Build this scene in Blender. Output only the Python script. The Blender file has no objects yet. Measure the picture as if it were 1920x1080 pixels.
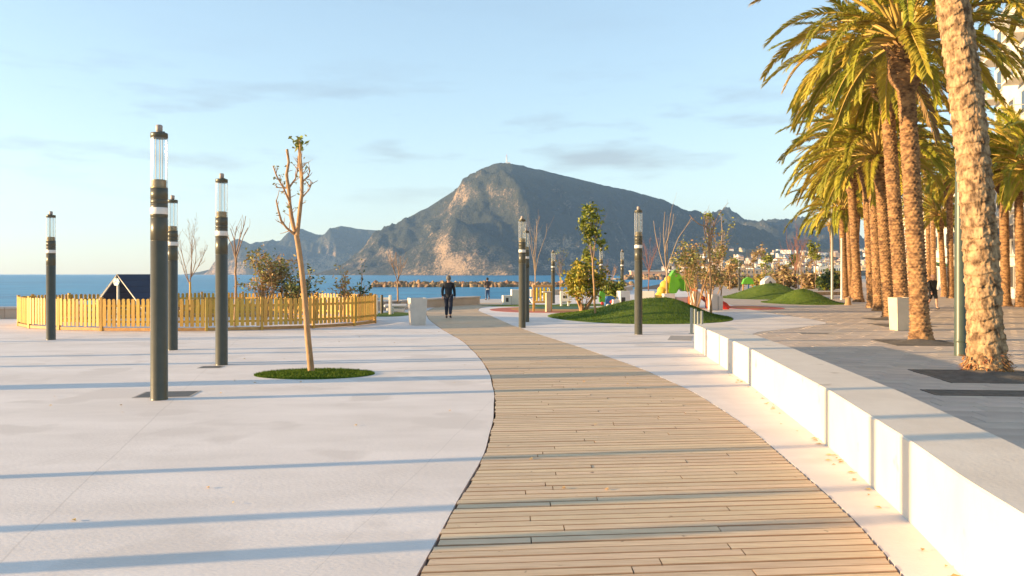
import bpy, bmesh, math, random
import numpy as np
from mathutils import Vector, Matrix, Euler

SC = bpy.context.scene
COL = SC.collection
R = math.radians

# ---------------------------------------------------------------- camera
F, CH, CXP, HOR = 1500.0, 1.8, 960.0, 514.0      # focal length in px of a 1920 frame, eye height, principal column, horizon row
cam_d = bpy.data.cameras.new('camera'); cam = bpy.data.objects.new('camera', cam_d); COL.objects.link(cam)
cam.location = (0, 0, CH); cam.rotation_euler = (R(90), 0, 0)
cam_d.sensor_width = 36.0; cam_d.lens = 36.0*F/1920.0
cam_d.shift_y = -(540.0-HOR)/1920.0
cam_d.clip_start = 0.1; cam_d.clip_end = 30000
SC.camera = cam

# ---------------------------------------------------------------- light
SUN_EL = 8.0
LX, LY = 0.9865, 0.1638                    # horizontal travel of the light: to the right and slightly away
W = bpy.data.worlds.new('World'); SC.world = W; W.use_nodes = True
wn = W.node_tree.nodes; wl = W.node_tree.links; wn.clear()
w_out = wn.new('ShaderNodeOutputWorld'); w_bg = wn.new('ShaderNodeBackground')
sky = wn.new('ShaderNodeTexSky'); sky.sky_type = 'NISHITA'; sky.sun_disc = False
sky.sun_elevation = R(SUN_EL); sky.sun_rotation = math.atan2(-LX, -LY)
sky.altitude = 0; sky.air_density = 1.0; sky.dust_density = 0.25; sky.ozone_density = 2.0
w_bg.inputs['Strength'].default_value = 0.15
# thin grey clouds, low in the sky all round
tc = wn.new('ShaderNodeTexCoord'); sep = wn.new('ShaderNodeSeparateXYZ'); wl.new(tc.outputs['Generated'], sep.inputs[0])
mp = wn.new('ShaderNodeMapping'); mp.inputs['Scale'].default_value = (5.0, 5.0, 26.0); mp.inputs['Location'].default_value = (1.35, 0.4, 0.9)
wl.new(tc.outputs['Generated'], mp.inputs[0])
cn = wn.new('ShaderNodeTexNoise'); cn.inputs['Scale'].default_value = 1.0; cn.inputs['Detail'].default_value = 5.0; cn.inputs['Roughness'].default_value = 0.55
wl.new(mp.outputs[0], cn.inputs['Vector'])
cr = wn.new('ShaderNodeValToRGB'); cr.color_ramp.elements[0].position = 0.51; cr.color_ramp.elements[1].position = 0.70
wl.new(cn.outputs['Fac'], cr.inputs[0])
band = wn.new('ShaderNodeValToRGB'); e = band.color_ramp.elements
e[0].position = 0.07; e[0].color = (0,0,0,1); e[1].position = 0.12; e[1].color = (1,1,1,1)
x = e.new(0.19); x.color = (1,1,1,1); x = e.new(0.26); x.color = (0.1,0.1,0.1,1)
wl.new(sep.outputs['Z'], band.inputs[0])
mu = wn.new('ShaderNodeMath'); mu.operation = 'MULTIPLY'; wl.new(cr.outputs[0], mu.inputs[0]); wl.new(band.outputs[0], mu.inputs[1])
mu2 = wn.new('ShaderNodeMath'); mu2.operation = 'MULTIPLY'; wl.new(mu.outputs[0], mu2.inputs[0]); mu2.inputs[1].default_value = 0.9
gam = wn.new('ShaderNodeGamma'); gam.inputs['Gamma'].default_value = .68
mixc = wn.new('ShaderNodeMix'); mixc.data_type = 'RGBA'; mixc.blend_type = 'MULTIPLY'
wl.new(mu2.outputs[0], mixc.inputs['Factor']); wl.new(sky.outputs[0], gam.inputs['Color']); wl.new(gam.outputs[0], mixc.inputs['A']); mixc.inputs['B'].default_value = (0.70, 0.62, 0.62, 1)
wl.new(mixc.outputs['Result'], w_bg.inputs['Color']); wl.new(w_bg.outputs[0], w_out.inputs[0])

sun_d = bpy.data.lights.new('sun', 'SUN'); sun_o = bpy.data.objects.new('sun', sun_d); COL.objects.link(sun_o)
sun_d.energy = 4.4; sun_d.angle = R(0.5); sun_d.color = (1.0, 0.68, 0.34)
ce = math.cos(R(SUN_EL))
sun_o.rotation_euler = Vector((LX*ce, LY*ce, -math.sin(R(SUN_EL)))).to_track_quat('-Z', 'Y').to_euler()
sun_o.location = (-40, -10, 20)

SC.view_settings.view_transform = 'Standard'; SC.view_settings.look = 'None'
SC.view_settings.exposure = 1.8; SC.view_settings.gamma = 1.0; SC.view_settings.use_curve_mapping = False
SC.render.engine = 'CYCLES'
SC.cycles.use_denoising = True
SC.cycles.max_bounces = 6; SC.cycles.diffuse_bounces = 3; SC.cycles.glossy_bounces = 3
SC.cycles.transparent_max_bounces = 12; SC.cycles.transmission_bounces = 4; SC.cycles.volume_bounces = 1
SC.cycles.sample_clamp_indirect = 6.0

# ---------------------------------------------------------------- helpers
def GP(x, y, z=0.0):
    "a point of the level z seen at column x, row y of the photograph"
    d = (CH-z)*F/(y-HOR); return Vector(((x-CXP)*d/F, d, z))
def PX(x, y, d):
    return Vector(((x-CXP)*d/F, d, CH-(y-HOR)*d/F))

def tag(o, label=None, cat=None, group=None, kind=None):
    for k, v in (('label', label), ('category', cat), ('group', group), ('kind', kind)):
        if v: o[k] = v
    return o
def empty(name, loc=(0,0,0), rz=0.0, label=None, cat=None, group=None, kind=None):
    o = bpy.data.objects.new(name, None); COL.objects.link(o); o.location = loc; o.rotation_euler = (0,0,rz)
    o.empty_display_size = 0.1
    return tag(o, label, cat, group, kind)
def link(name, me, parent=None, loc=None, rz=None, scale=None):
    o = bpy.data.objects.new(name, me); COL.objects.link(o)
    if parent is not None: o.parent = parent
    if loc is not None: o.location = loc
    if rz is not None: o.rotation_euler = (0,0,rz)
    if scale is not None: o.scale = scale
    return o
def copy_tree(o, parent=None):
    c = o.copy(); COL.objects.link(c)
    if parent is not None: c.parent = parent
    for ch in KIDS.get(o.name, []) or list(o.children): copy_tree(ch, c)
    return c
KIDS = {}

def perp(d):
    d = d.normalized(); a = Vector((0,0,1)) if abs(d.z) < 0.9 else Vector((1,0,0))
    u = d.cross(a).normalized(); return u, d.cross(u).normalized()

class MB:
    def __init__(s): s.v = []; s.f = []; s.m = []; s.s = []
    def add(s, vs, fs, mi=0, sm=False):
        n = len(s.v); s.v.extend([tuple(v) for v in vs])
        for f in fs: s.f.append([i+n for i in f]); s.m.append(mi); s.s.append(sm)
        return s
    def box(s, c, size, mi=0, rot=None, bev=0.0):
        hx, hy, hz = size[0]/2, size[1]/2, size[2]/2
        if bev > 0:
            b = min(bev, hx*.9, hy*.9, hz*.9); vs = []; fs = []
            # chamfered box: 24 vertices
            idx = {}
            for sx in (-1,1):
                for sy in (-1,1):
                    for sz in (-1,1):
                        for ax in range(3):
                            p = [sx*(hx-b), sy*(hy-b), sz*(hz-b)]
                            p[ax] = (sx*hx, sy*hy, sz*hz)[ax]
                            idx[(sx,sy,sz,ax)] = len(vs); vs.append(p)
            for ax in range(3):
                o1, o2 = [(1,2),(2,0),(0,1)][ax]
                for sg in (-1,1):
                    q = []
                    for a, bb in ((-1,-1),(1,-1),(1,1),(-1,1)):
                        t = [0,0,0]; t[ax] = sg; t[o1] = a; t[o2] = bb; q.append(idx[(t[0],t[1],t[2],ax)])
                    fs.append(q if sg > 0 else q[::-1])
            for ax in range(3):              # edges running along ax
                o1, o2 = [(1,2),(2,0),(0,1)][ax]
                for a in (-1,1):
                    for bb in (-1,1):
                        def k(sg, w):
                            t = [0,0,0]; t[ax] = sg; t[o1] = a; t[o2] = bb; return idx[(t[0],t[1],t[2],w)]
                        q = [k(-1,o1), k(1,o1), k(1,o2), k(-1,o2)]
                        fs.append(q if a*bb < 0 else q[::-1])
            for sx in (-1,1):
                for sy in (-1,1):
                    for sz in (-1,1):
                        q = [idx[(sx,sy,sz,a)] for a in range(3)]
                        fs.append(q if sx*sy*sz > 0 else q[::-1])
        else:
            vs = [(-hx,-hy,-hz),(hx,-hy,-hz),(hx,hy,-hz),(-hx,hy,-hz),(-hx,-hy,hz),(hx,-hy,hz),(hx,hy,hz),(-hx,hy,hz)]
            fs = [(0,3,2,1),(4,5,6,7),(0,1,5,4),(1,2,6,5),(2,3,7,6),(3,0,4,7)]
        M = Matrix.Identity(3) if rot is None else (Euler(rot).to_matrix() if not isinstance(rot, Matrix) else rot)
        c = Vector(c)
        return s.add([c + M @ Vector(p) for p in vs], fs, mi)
    def tube(s, path, rad, n=8, mi=0, caps=True, sm=True):
        path = [Vector(p) for p in path]
        if not hasattr(rad, '__len__'): rad = [rad]*len(path)
        vs = []; fs = []; u = None
        for i, p in enumerate(path):
            d = (path[min(i+1,len(path)-1)] - path[max(i-1,0)])
            d = d.normalized() if d.length > 1e-9 else Vector((0,0,1))
            if u is None: u, w = perp(d)
            else:
                u = (u - d*u.dot(d)); u = u.normalized() if u.length > 1e-6 else perp(d)[0]
                w = d.cross(u)
            for k in range(n):
                a = 2*math.pi*k/n; vs.append(p + (u*math.cos(a) + w*math.sin(a))*rad[i])
        for i in range(len(path)-1):
            for k in range(n):
                a, b = i*n+k, i*n+(k+1)%n; fs.append((a, b, b+n, a+n))
        s.add(vs, fs, mi, sm)
        if caps:
            s.add(vs[:n], [list(range(n))[::-1]], mi); s.add(vs[-n:], [list(range(n))], mi)
        return s
    def lathe(s, prof, n=24, mi=0, c=(0,0,0), sm=True):
        vs = []; fs = []; c = Vector(c)
        for r, z in prof:
            for k in range(n):
                a = 2*math.pi*k/n; vs.append(c + Vector((r*math.cos(a), r*math.sin(a), z)))
        for i in range(len(prof)-1):
            for k in range(n):
                a, b = i*n+k, i*n+(k+1)%n; fs.append((a, b, b+n, a+n))
        return s.add(vs, fs, mi, sm)
    def disc(s, r, z, n=24, mi=0, c=(0,0,0)):
        c = Vector(c)
        return s.add([c+Vector((r*math.cos(2*math.pi*k/n), r*math.sin(2*math.pi*k/n), z)) for k in range(n)], [list(range(n))], mi)
    def prism(s, poly, z0, z1, mi=0):
        n = len(poly)
        vs = [(p[0],p[1],z0) for p in poly] + [(p[0],p[1],z1) for p in poly]
        return s.add(vs, [list(range(n))[::-1], list(range(n,2*n))] + [(i,(i+1)%n,n+(i+1)%n,n+i) for i in range(n)], mi)
    def mesh(s, name, mats):
        me = bpy.data.meshes.new(name); me.from_pydata(s.v, [], s.f)
        for m in (mats if isinstance(mats, (list,tuple)) else [mats]): me.materials.append(m)
        if any(s.m): me.polygons.foreach_set('material_index', s.m)
        if any(s.s): me.polygons.foreach_set('use_smooth', s.s)
        me.update(); return me
    def build(s, name, mats, parent=None, **kw):
        return link(name, s.mesh(name, mats), parent, **kw)

# numpy value noise -------------------------------------------------
def _h(i, j, k, seed):
    n = (i.astype(np.int64)*374761393 + j.astype(np.int64)*668265263 + k.astype(np.int64)*2147483647 + seed*1274126177) & 0xffffffff
    n = ((n ^ (n >> 13))*1274126177) & 0xffffffff
    n = (n ^ (n >> 16)) & 0xffffff
    return n/float(0xffffff)
def vnoise(x, y, z=0.0, seed=0):
    x, y, z = np.broadcast_arrays(np.asarray(x,float), np.asarray(y,float), np.asarray(z,float))
    i, j, k = np.floor(x), np.floor(y), np.floor(z); fx, fy, fz = x-i, y-j, z-k
    fx, fy, fz = (t*t*t*(t*(t*6-15)+10) for t in (fx,fy,fz))
    o = 0
    for a in (0,1):
        for b in (0,1):
            for c in (0,1):
                o = o + _h(i+a, j+b, k+c, seed)*(fx if a else 1-fx)*(fy if b else 1-fy)*(fz if c else 1-fz)
    return o
def fbm(x, y, z=0.0, oct=5, seed=0, ridged=False, gain=.5):
    t = 0; a = 1; n = 0
    for o in range(oct):
        v = vnoise(x*2**o, y*2**o, np.asarray(z)*2**o, seed+o*17)
        if ridged: v = 1-np.abs(2*v-1)
        t = t + a*v; n += a; a *= gain
    return t/n

# materials ----------------------------------------------------------
def mat(name, base, rough=.6, var=None, scale=5.0, stretch=(1,1,1), bump=0.0, bscale=None, metal=0.0, spec=.5, detail=5, lo=.35, hi=.65,
        rnd=0.0, island=0.0, trans=0.0, coord='Object', spots=None):
    m = bpy.data.materials.new(name); m.use_nodes = True; N = m.node_tree.nodes; L = m.node_tree.links
    p = N['Principled BSDF']; p.inputs['Roughness'].default_value = rough; p.inputs['Metallic'].default_value = metal
    p.inputs['Specular IOR Level'].default_value = spec
    base = (*base, 1); col = None
    tcn = N.new('ShaderNodeTexCoord'); mpn = N.new('ShaderNodeMapping'); mpn.inputs['Scale'].default_value = stretch
    L.new(tcn.outputs[coord], mpn.inputs[0])
    if var is not None:
        nz = N.new('ShaderNodeTexNoise'); nz.inputs['Scale'].default_value = scale; nz.inputs['Detail'].default_value = detail; nz.inputs['Roughness'].default_value = .6
        L.new(mpn.outputs[0], nz.inputs['Vector'])
        cr = N.new('ShaderNodeValToRGB'); cr.color_ramp.elements[0].position = lo; cr.color_ramp.elements[1].position = hi
        cr.color_ramp.elements[0].color = base; cr.color_ramp.elements[1].color = (*var, 1)
        L.new(nz.outputs['Fac'], cr.inputs[0]); col = cr.outputs[0]
    if spots is not None:                      # (colour, scale, threshold): sparse marks
        nz2 = N.new('ShaderNodeTexNoise'); nz2.inputs['Scale'].default_value = spots[1]; nz2.inputs['Detail'].default_value = 3
        L.new(tcn.outputs[coord], nz2.inputs['Vector'])
        c2 = N.new('ShaderNodeValToRGB'); c2.color_ramp.elements[0].position = spots[2]; c2.color_ramp.elements[1].position = min(1, spots[2]+.06)
        L.new(nz2.outputs['Fac'], c2.inputs[0])
        mx = N.new('ShaderNodeMix'); mx.data_type = 'RGBA'; L.new(c2.outputs[0], mx.inputs['Factor'])
        if col: L.new(col, mx.inputs['A'])
        else: mx.inputs['A'].default_value = base
        mx.inputs['B'].default_value = (*spots[0], 1); col = mx.outputs['Result']
    if rnd or island:
        hs = N.new('ShaderNodeHueSaturation')
        if rnd:
            oi = N.new('ShaderNodeObjectInfo'); src = oi.outputs['Random']; amt = rnd
        if island:
            ge = N.new('ShaderNodeNewGeometry')
            if rnd:
                ad = N.new('ShaderNodeMath'); ad.operation = 'ADD'; L.new(src, ad.inputs[0]); L.new(ge.outputs['Random Per Island'], ad.inputs[1])
                fr = N.new('ShaderNodeMath'); fr.operation = 'FRACT'; L.new(ad.outputs[0], fr.inputs[0]); src = fr.outputs[0]; amt = max(rnd, island)
            else: src = ge.outputs['Random Per Island']; amt = island
        mr = N.new('ShaderNodeMapRange'); mr.inputs['To Min'].default_value = 1-amt; mr.inputs['To Max'].default_value = 1+amt
        L.new(src, mr.inputs['Value']); L.new(mr.outputs[0], hs.inputs['Value'])
        w2 = N.new('ShaderNodeMath'); w2.operation = 'MULTIPLY'; w2.inputs[1].default_value = 7.31; L.new(src, w2.inputs[0])
        w3 = N.new('ShaderNodeMath'); w3.operation = 'FRACT'; L.new(w2.outputs[0], w3.inputs[0])
        mh = N.new('ShaderNodeMapRange'); mh.inputs['To Min'].default_value = .5-amt*.06; mh.inputs['To Max'].default_value = .5+amt*.06
        L.new(w3.outputs[0], mh.inputs['Value']); L.new(mh.outputs[0], hs.inputs['Hue'])
        if col: L.new(col, hs.inputs['Color'])
        else: hs.inputs['Color'].default_value = base
        col = hs.outputs[0]
    if col: L.new(col, p.inputs['Base Color'])
    else: p.inputs['Base Color'].default_value = base
    if bump:
        nb = N.new('ShaderNodeTexNoise'); nb.inputs['Scale'].default_value = bscale or scale*3; nb.inputs['Detail'].default_value = 6
        L.new(mpn.outputs[0], nb.inputs['Vector'])
        bp = N.new('ShaderNodeBump'); bp.inputs['Strength'].default_value = bump; bp.inputs['Distance'].default_value = .02
        L.new(nb.outputs['Fac'], bp.inputs['Height']); L.new(bp.outputs[0], p.inputs['Normal'])
    if trans:
        out = N['Material Output']; tr = N.new('ShaderNodeBsdfTranslucent'); ms = N.new('ShaderNodeMixShader'); ms.inputs[0].default_value = trans
        if col: L.new(col, tr.inputs[0])
        else: tr.inputs[0].default_value = base
        L.new(p.outputs[0], ms.inputs[1]); L.new(tr.outputs[0], ms.inputs[2]); L.new(ms.outputs[0], out.inputs[0])
    return m
# ================================================================ SETTING
def ip(y, tab):
    return np.interp(y, [t[0] for t in tab], [t[1] for t in tab])
def smooth_tab(tab, n=160):
    "Catmull-like smoothing of a polyline given as (Y, X)"
    ys = np.linspace(tab[0][0], tab[-1][0], n)*1.0
    # sample densely near the camera
    t = np.linspace(0, 1, n); ys = tab[0][0] + (tab[-1][0]-tab[0][0])*t**1.8
    xs = ip(ys, tab)
    for _ in range(6):
        xs[1:-1] = .25*xs[:-2] + .5*xs[1:-1] + .25*xs[2:]
    return list(zip(ys, xs))
DECK_L = smooth_tab([(1.5,-.85),(3.2,-.70),(4.77,-.547),(5.99,-.459),(6.99,-.35),(8.28,-.248),(10.15,-.217),(11.95,-.247),(14.5,-.387),(17.3,-.69),(21.4,-1.285),(25.96,-2.25),(31.4,-3.24),(35.5,-3.79),(39.1,-4.2),(44,-4.2),(50,-4.2)])
DECK_R = smooth_tab([(1.5,1.7),(3.2,2.05),(4.77,2.32),(5.86,2.5),(7.28,2.62),(9.44,2.77),(12.2,2.77),(15.3,2.45),(19.1,1.79),(23.9,.8),(28.1,0),(34.6,-.92),(39.7,-1.75),(43,-1.7),(45.8,-.9),(49,1.0),(50,1.2)])
WALL_L = smooth_tab([(1.5,2.25),(3.0,2.42),(4.78,2.68),(5.82,2.89),(6.75,3.04),(8.33,3.30),(12.86,3.85),(16,4.13),(19.3,4.40)])
WALL_W = .72; WALL_H = .59; WALL_END = 19.3
PLAZA = [(WALL_END,5.12),(22,6.2),(25,7.7),(27.3,9.9),(29,11.4),(30,11.75),(33,12.0),(36,11.9),(42,12.2),(60,14.5),(90,22),(130,34),(260,85)]
dL = lambda y: float(ip(y, DECK_L)); dR = lambda y: float(ip(y, DECK_R)); wL = lambda y: float(ip(y, WALL_L))
plz = lambda y: wL(y)+WALL_W-.02 if y < WALL_END else float(ip(y, PLAZA))

M_conc = mat('white_concrete', (.68,.605,.555), .75, var=(.79,.71,.66), scale=.9, bump=.16, bscale=38, stretch=(.55,1.3,1), spots=((.665,.59,.54), .7, .56), detail=9)
def add_joint_lines(m, lines, col=(.42,.37,.33)):
    "hairline saw cuts: (nx, ny, offset, halfwidth) in world metres"
    N = m.node_tree.nodes; L = m.node_tree.links; p = N['Principled BSDF']
    src = p.inputs['Base Color'].links[0].from_socket
    tcn = N.new('ShaderNodeTexCoord'); sx = N.new('ShaderNodeSeparateXYZ'); L.new(tcn.outputs['Object'], sx.inputs[0])
    nz = N.new('ShaderNodeTexNoise'); nz.inputs['Scale'].default_value = 1.3; L.new(tcn.outputs['Object'], nz.inputs['Vector'])
    for nx, ny, off, hw in lines:
        a = N.new('ShaderNodeMath'); a.operation = 'MULTIPLY_ADD'; L.new(sx.outputs['X'], a.inputs[0]); a.inputs[1].default_value = nx; a.inputs[2].default_value = -off
        b = N.new('ShaderNodeMath'); b.operation = 'MULTIPLY_ADD'; L.new(sx.outputs['Y'], b.inputs[0]); b.inputs[1].default_value = ny; L.new(a.outputs[0], b.inputs[2])
        w = N.new('ShaderNodeMath'); w.operation = 'MULTIPLY_ADD'; L.new(nz.outputs['Fac'], w.inputs[0]); w.inputs[1].default_value = .06; L.new(b.outputs[0], w.inputs[2])
        c = N.new('ShaderNodeMath'); c.operation = 'ABSOLUTE'; L.new(w.outputs[0], c.inputs[0])
        d = N.new('ShaderNodeMath'); d.operation = 'LESS_THAN'; L.new(c.outputs[0], d.inputs[0]); d.inputs[1].default_value = hw
        e_ = N.new('ShaderNodeMath'); e_.operation = 'MULTIPLY'; L.new(d.outputs[0], e_.inputs[0]); e_.inputs[1].default_value = .3
        mx = N.new('ShaderNodeMix'); mx.data_type = 'RGBA'; L.new(e_.outputs[0], mx.inputs['Factor']); L.new(src, mx.inputs['A']); mx.inputs['B'].default_value = (*col,1)
        src = mx.outputs['Result']
    L.new(src, p.inputs['Base Color'])
def line_through(a, b, hw=.004):
    n = Vector((-(b.y-a.y), b.x-a.x)); n.normalize(); return (n.x, n.y, n.x*a.x+n.y*a.y+.03, hw)
add_joint_lines(M_conc, [line_through(GP(0,888), GP(450,770)), line_through(GP(700,965), GP(840,830)), line_through(GP(340,735), GP(385,693), .008), line_through(GP(0,786), GP(200,752))])
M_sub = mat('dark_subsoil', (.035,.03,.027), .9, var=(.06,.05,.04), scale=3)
M_wood = mat('weathered_deck_wood', (.57,.395,.235), .6, var=(.74,.565,.37), scale=2.2, stretch=(1.3,26,8), bump=.35, bscale=5, rnd=.10, island=.10, detail=8, spots=((.20,.12,.07), 9, .70))
M_wedge = mat('gap_shade_plank_edges', (.30,.18,.10), .8, var=(.38,.24,.14), scale=3)  # shade of the gaps painted into the colour of plank sides and chamfers
M_paver = mat('grey_pavers', (.47,.375,.305), .8, var=(.57,.465,.38), scale=1.5, bump=.15, bscale=60, rnd=.10, island=.10, detail=8)
M_pbed = mat('paver_joint_sand', (.12,.10,.08), .95)
M_wall = mat('white_cast_concrete', (.73,.64,.54), .7, var=(.65,.56,.465), scale=1.7, bump=.12, bscale=30, stretch=(1,1,.5), spots=((.46,.37,.29), 2.2, .69), detail=9)
M_sand = mat('sandy_ground', (.36,.27,.18), .95, var=(.28,.22,.15), scale=.08, bump=.2)
M_rock = mat('breakwater_rock', (.24,.14,.07), .9, var=(.38,.25,.14), scale=1.2, bump=.6, bscale=4, rnd=.3)

# base ground: one sheet, cut along the shore
shore = [(-320,32),(-60,32),(-22,32.1),(-10,36.8),(-5.5,41),(-3.6,45.6),(-1.6,48.9),(0.5,51.5),(2.2,60),(2.6,70),(9,72),(14,95),(30,160),(100,420),(230,1000),(260,1320)]
gb = MB(); poly = [(-320,-80)] + shore + [(2400,1320),(2400,-80)]
gb.add([(x,y,-.10) for x,y in poly], [list(range(len(poly)))[::-1]])
gb.add([(x,y,-.10) for x,y in shore] + [(x+1,y+1.5,-3.0) for x,y in shore], [(i,i+1,len(shore)+i+1,len(shore)+i) for i in range(len(shore)-1)], 1)
g = gb.build('ground', [M_sub, M_sand]); tag(g, kind='structure')

def strip(name, rows, mats, skirt=0.0, z=0.0, parent=None, nx=1):
    "rows: (Y, X0, X1)"
    mb = MB(); vs = []; fs = []
    for Y, a, b in rows: vs += [(a,Y,z),(b,Y,z)]
    for i in range(len(rows)-1): fs.append((2*i, 2*i+1, 2*i+3, 2*i+2))
    mb.add(vs, fs)
    if skirt:
        for side in (0,1):
            v2 = []
            for i in range(len(rows)): v2 += [vs[2*i+side], (vs[2*i+side][0], vs[2*i+side][1], z-skirt)]
            mb.add(v2, [(2*i,2*i+1,2*i+3,2*i+2) if side == 0 else (2*i,2*i+2,2*i+3,2*i+1) for i in range(len(rows)-1)])
    o = mb.build(name, mats, parent); return o
ys = [y for y,_ in DECK_L]
shoreY = lambda x: float(np.interp(x, [p[0] for p in shore], [p[1] for p in shore]))
# left plaza: columns limited by the shore
sh_x = lambda Y: float(np.interp(Y, [32.1,36.8,41,45.6,48.9], [-22,-10,-5.5,-3.6,-1.6])) if Y > 32 else -90.0
rows = []
for y in list(np.linspace(-20,1.4,6)) + ys:
    if y <= 45.4: rows.append((y, sh_x(y)-.0 if y > 32.1 else -90.0, dL(max(y,1.5))-.016-.005*math.sin(y*3)))
pl = strip('plaza_pavement', [r for r in rows if r[2]-r[1] > .05], M_conc, .09); tag(pl, kind='structure')
rows = []
for y in list(np.linspace(-20,1.4,6)) + ys:
    if y < WALL_END+2: rows.append((y, dR(max(y,1.5))+.02, wL(max(y,1.5))+.1 if y < WALL_END else plz(y)))
    else: rows.append((y, dR(y)+.02, plz(y)))
rows += [(y, (1.3 if y < 60 else (2.4 if y < 71 else max(2.4, float(np.interp(y,[71,72,95],[2.4,9,14]))))), plz(y)) for y in np.linspace(50.4, 95, 40)]
pr = strip('path_pavement', rows, M_conc, .09); tag(pr, kind='structure')

# boardwalk of separate planks --------------------------------------------------
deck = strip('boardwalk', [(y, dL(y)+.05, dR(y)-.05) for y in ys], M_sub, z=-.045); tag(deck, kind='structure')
rng = random.Random(4)
PS = .0905                                     # slope of the boards across the path
pitch, gap, thick = .119, .012, .028
rest = MB(); count = 0; yc = 2.6
def edge_cut(y_mid, fn, x0):
    # where the board centreline y = y_mid + PS*x meets an edge
    x = x0
    for _ in range(6): x = fn(min(50, max(1.5, y_mid + PS*x)))
    return x
while yc < 49.6:
    segs = []
    def ends(y):
        return edge_cut(y, dL, -1), edge_cut(y, dR, 1)
    y0, y1 = yc+gap/2, yc+pitch-gap/2
    (a0,b0),(a1,b1) = ends(y0), ends(y1)
    jl = rng.uniform(-.008,.016); jr = rng.uniform(-.006,.006)
    cuts = [None]; x = min(a0,a1) + rng.uniform(.5, 3.6)
    while x < max(b0,b1)-.35: cuts.append(x); x += rng.choice((2.4,3.0,3.6,4.2))
    cuts.append(None)
    for i in range(len(cuts)-1):
        l0, l1 = (a0+jl, a1+jl) if cuts[i] is None else (cuts[i]+.004,)*2
        r0, r1 = (b0+jr, b1+jr) if cuts[i+1] is None else (cuts[i+1]-.004,)*2
        if r0-l0 < .02: continue
        z = .003 + rng.uniform(-.0025,.0025); tl = rng.uniform(-.0015,.0015)
        def P(x,y,zz): return (x, y+PS*x, zz)
        b = .0055
        top = [P(l0,y0+b,z),P(r0,y0+b,z+tl),P(r1,y1-b,z+tl),P(l1,y1-b,z)]
        mid = [P(l0,y0,z-b),P(r0,y0,z-b+tl),P(r1,y1,z-b+tl),P(l1,y1,z-b)]
        low = [P(l0,y0,z-thick),P(r0,y0,z-thick),P(r1,y1,z-thick),P(l1,y1,z-thick)]
        fs = [(0,1,2,3)] + [(4+k,4+(k+1)%4,(k+1)%4,k) for k in range(4)] + [(8+k,8+(k+1)%4,4+(k+1)%4,4+k) for k in range(4)]
        if yc > 3.6 and count < 298:
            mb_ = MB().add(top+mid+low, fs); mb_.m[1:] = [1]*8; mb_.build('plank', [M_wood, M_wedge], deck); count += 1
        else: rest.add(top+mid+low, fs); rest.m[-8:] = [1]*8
    yc += pitch
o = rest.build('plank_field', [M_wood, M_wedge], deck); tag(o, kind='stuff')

# promenade pavers --------------------------------------------------------------
bed_rows = [(y, plz(y), 90+y*.3) for y in list(np.linspace(1.5, WALL_END-.01, 30)) + list(np.linspace(WALL_END, 46, 40))]
prom = strip('promenade', bed_rows, M_pbed, z=-.02); tag(prom, kind='structure')
M_pfar = mat('far_pavers', (.42,.335,.27), .8, var=(.50,.41,.335), scale=1.2, detail=8)
o = strip('far_promenade', [(y, plz(y), 100+y*.5) for y in np.linspace(46, 300, 60)], M_pfar, z=-.001); tag(o, kind='structure')
rest = MB(); n = 0; pw, pd, pg = .60, .40, .012
rot = Matrix.Rotation(R(-5.0), 3, 'Z')
cands = []
for j in range(-10, 130):
    for i in range(-10, 90):
        c = rot @ Vector((i*pw + (j%3)*.2, j*pd, 0)) + Vector((0, 0, 0))
        if not (3.6 < c.y < 46.3): continue
        if c.x < plz(max(1.5,c.y))+.26 or c.x > c.y*.66+1.2: continue
        cands.append((c.y, c))
cands.sort(key=lambda t: t[0])
pav_me = MB().box((0,0,-.02), (pw-pg, pd-pg, .04), bev=.004).mesh('paving_stone', M_paver)
for k, (yy, c) in enumerate(cands):
    zz = rng.uniform(-.002,.002)
    if k < 299 and yy > 5:
        o = link('paving_stone', pav_me, prom, (c.x, c.y, zz), R(-5.0))
    else: rest.box((c.x,c.y,zz-.02), (pw-pg, pd-pg, .04), rot=rot)
o = rest.build('paving_field', M_paver, prom); tag(o, kind='stuff')
# partial stones along the wall foot and the curved plaza edge, as one sheet just under the stones
strip('paving_edge', [(y, plz(y), plz(y)+.75) for y in list(np.linspace(1.5,46,120))], M_paver, z=-.006, parent=prom)

# curved bench wall -------------------------------------------------------------
wall = empty('bench_wall', (0,0,0), 0, 'long low white concrete bench wall curving along the boardwalk', 'wall')
cuts = [1.5,3.6,6.1,8.6,11.1,13.6,15.6,17.6,WALL_END]
for k in range(len(cuts)-1):
    a, b = cuts[k]+.0015, cuts[k+1]-.0015; m = MB(); n = 14; sec = []
    for t in range(n+1):
        y = a+(b-a)*t/n; x = wL(y); c = .012
        sec.append([(x+.012,y,-.08),(x,y,.02),(x,y,WALL_H-c),(x+c,y,WALL_H),(x+WALL_W-c,y,WALL_H),(x+WALL_W,y,WALL_H-c),(x+WALL_W,y,-.08)])
    vs = [p for s_ in sec for p in s_]; q = 7; fs = []
    for t in range(n):
        for e_ in range(q-1): fs.append((t*q+e_, t*q+e_+1, (t+1)*q+e_+1, (t+1)*q+e_)[::-1])
    fs.append(list(range(q))[::-1][::-1]); fs.append([n*q+i for i in range(q)][::-1])
    m.add(vs, fs); m.build('wall_block', M_wall, wall)

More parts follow.
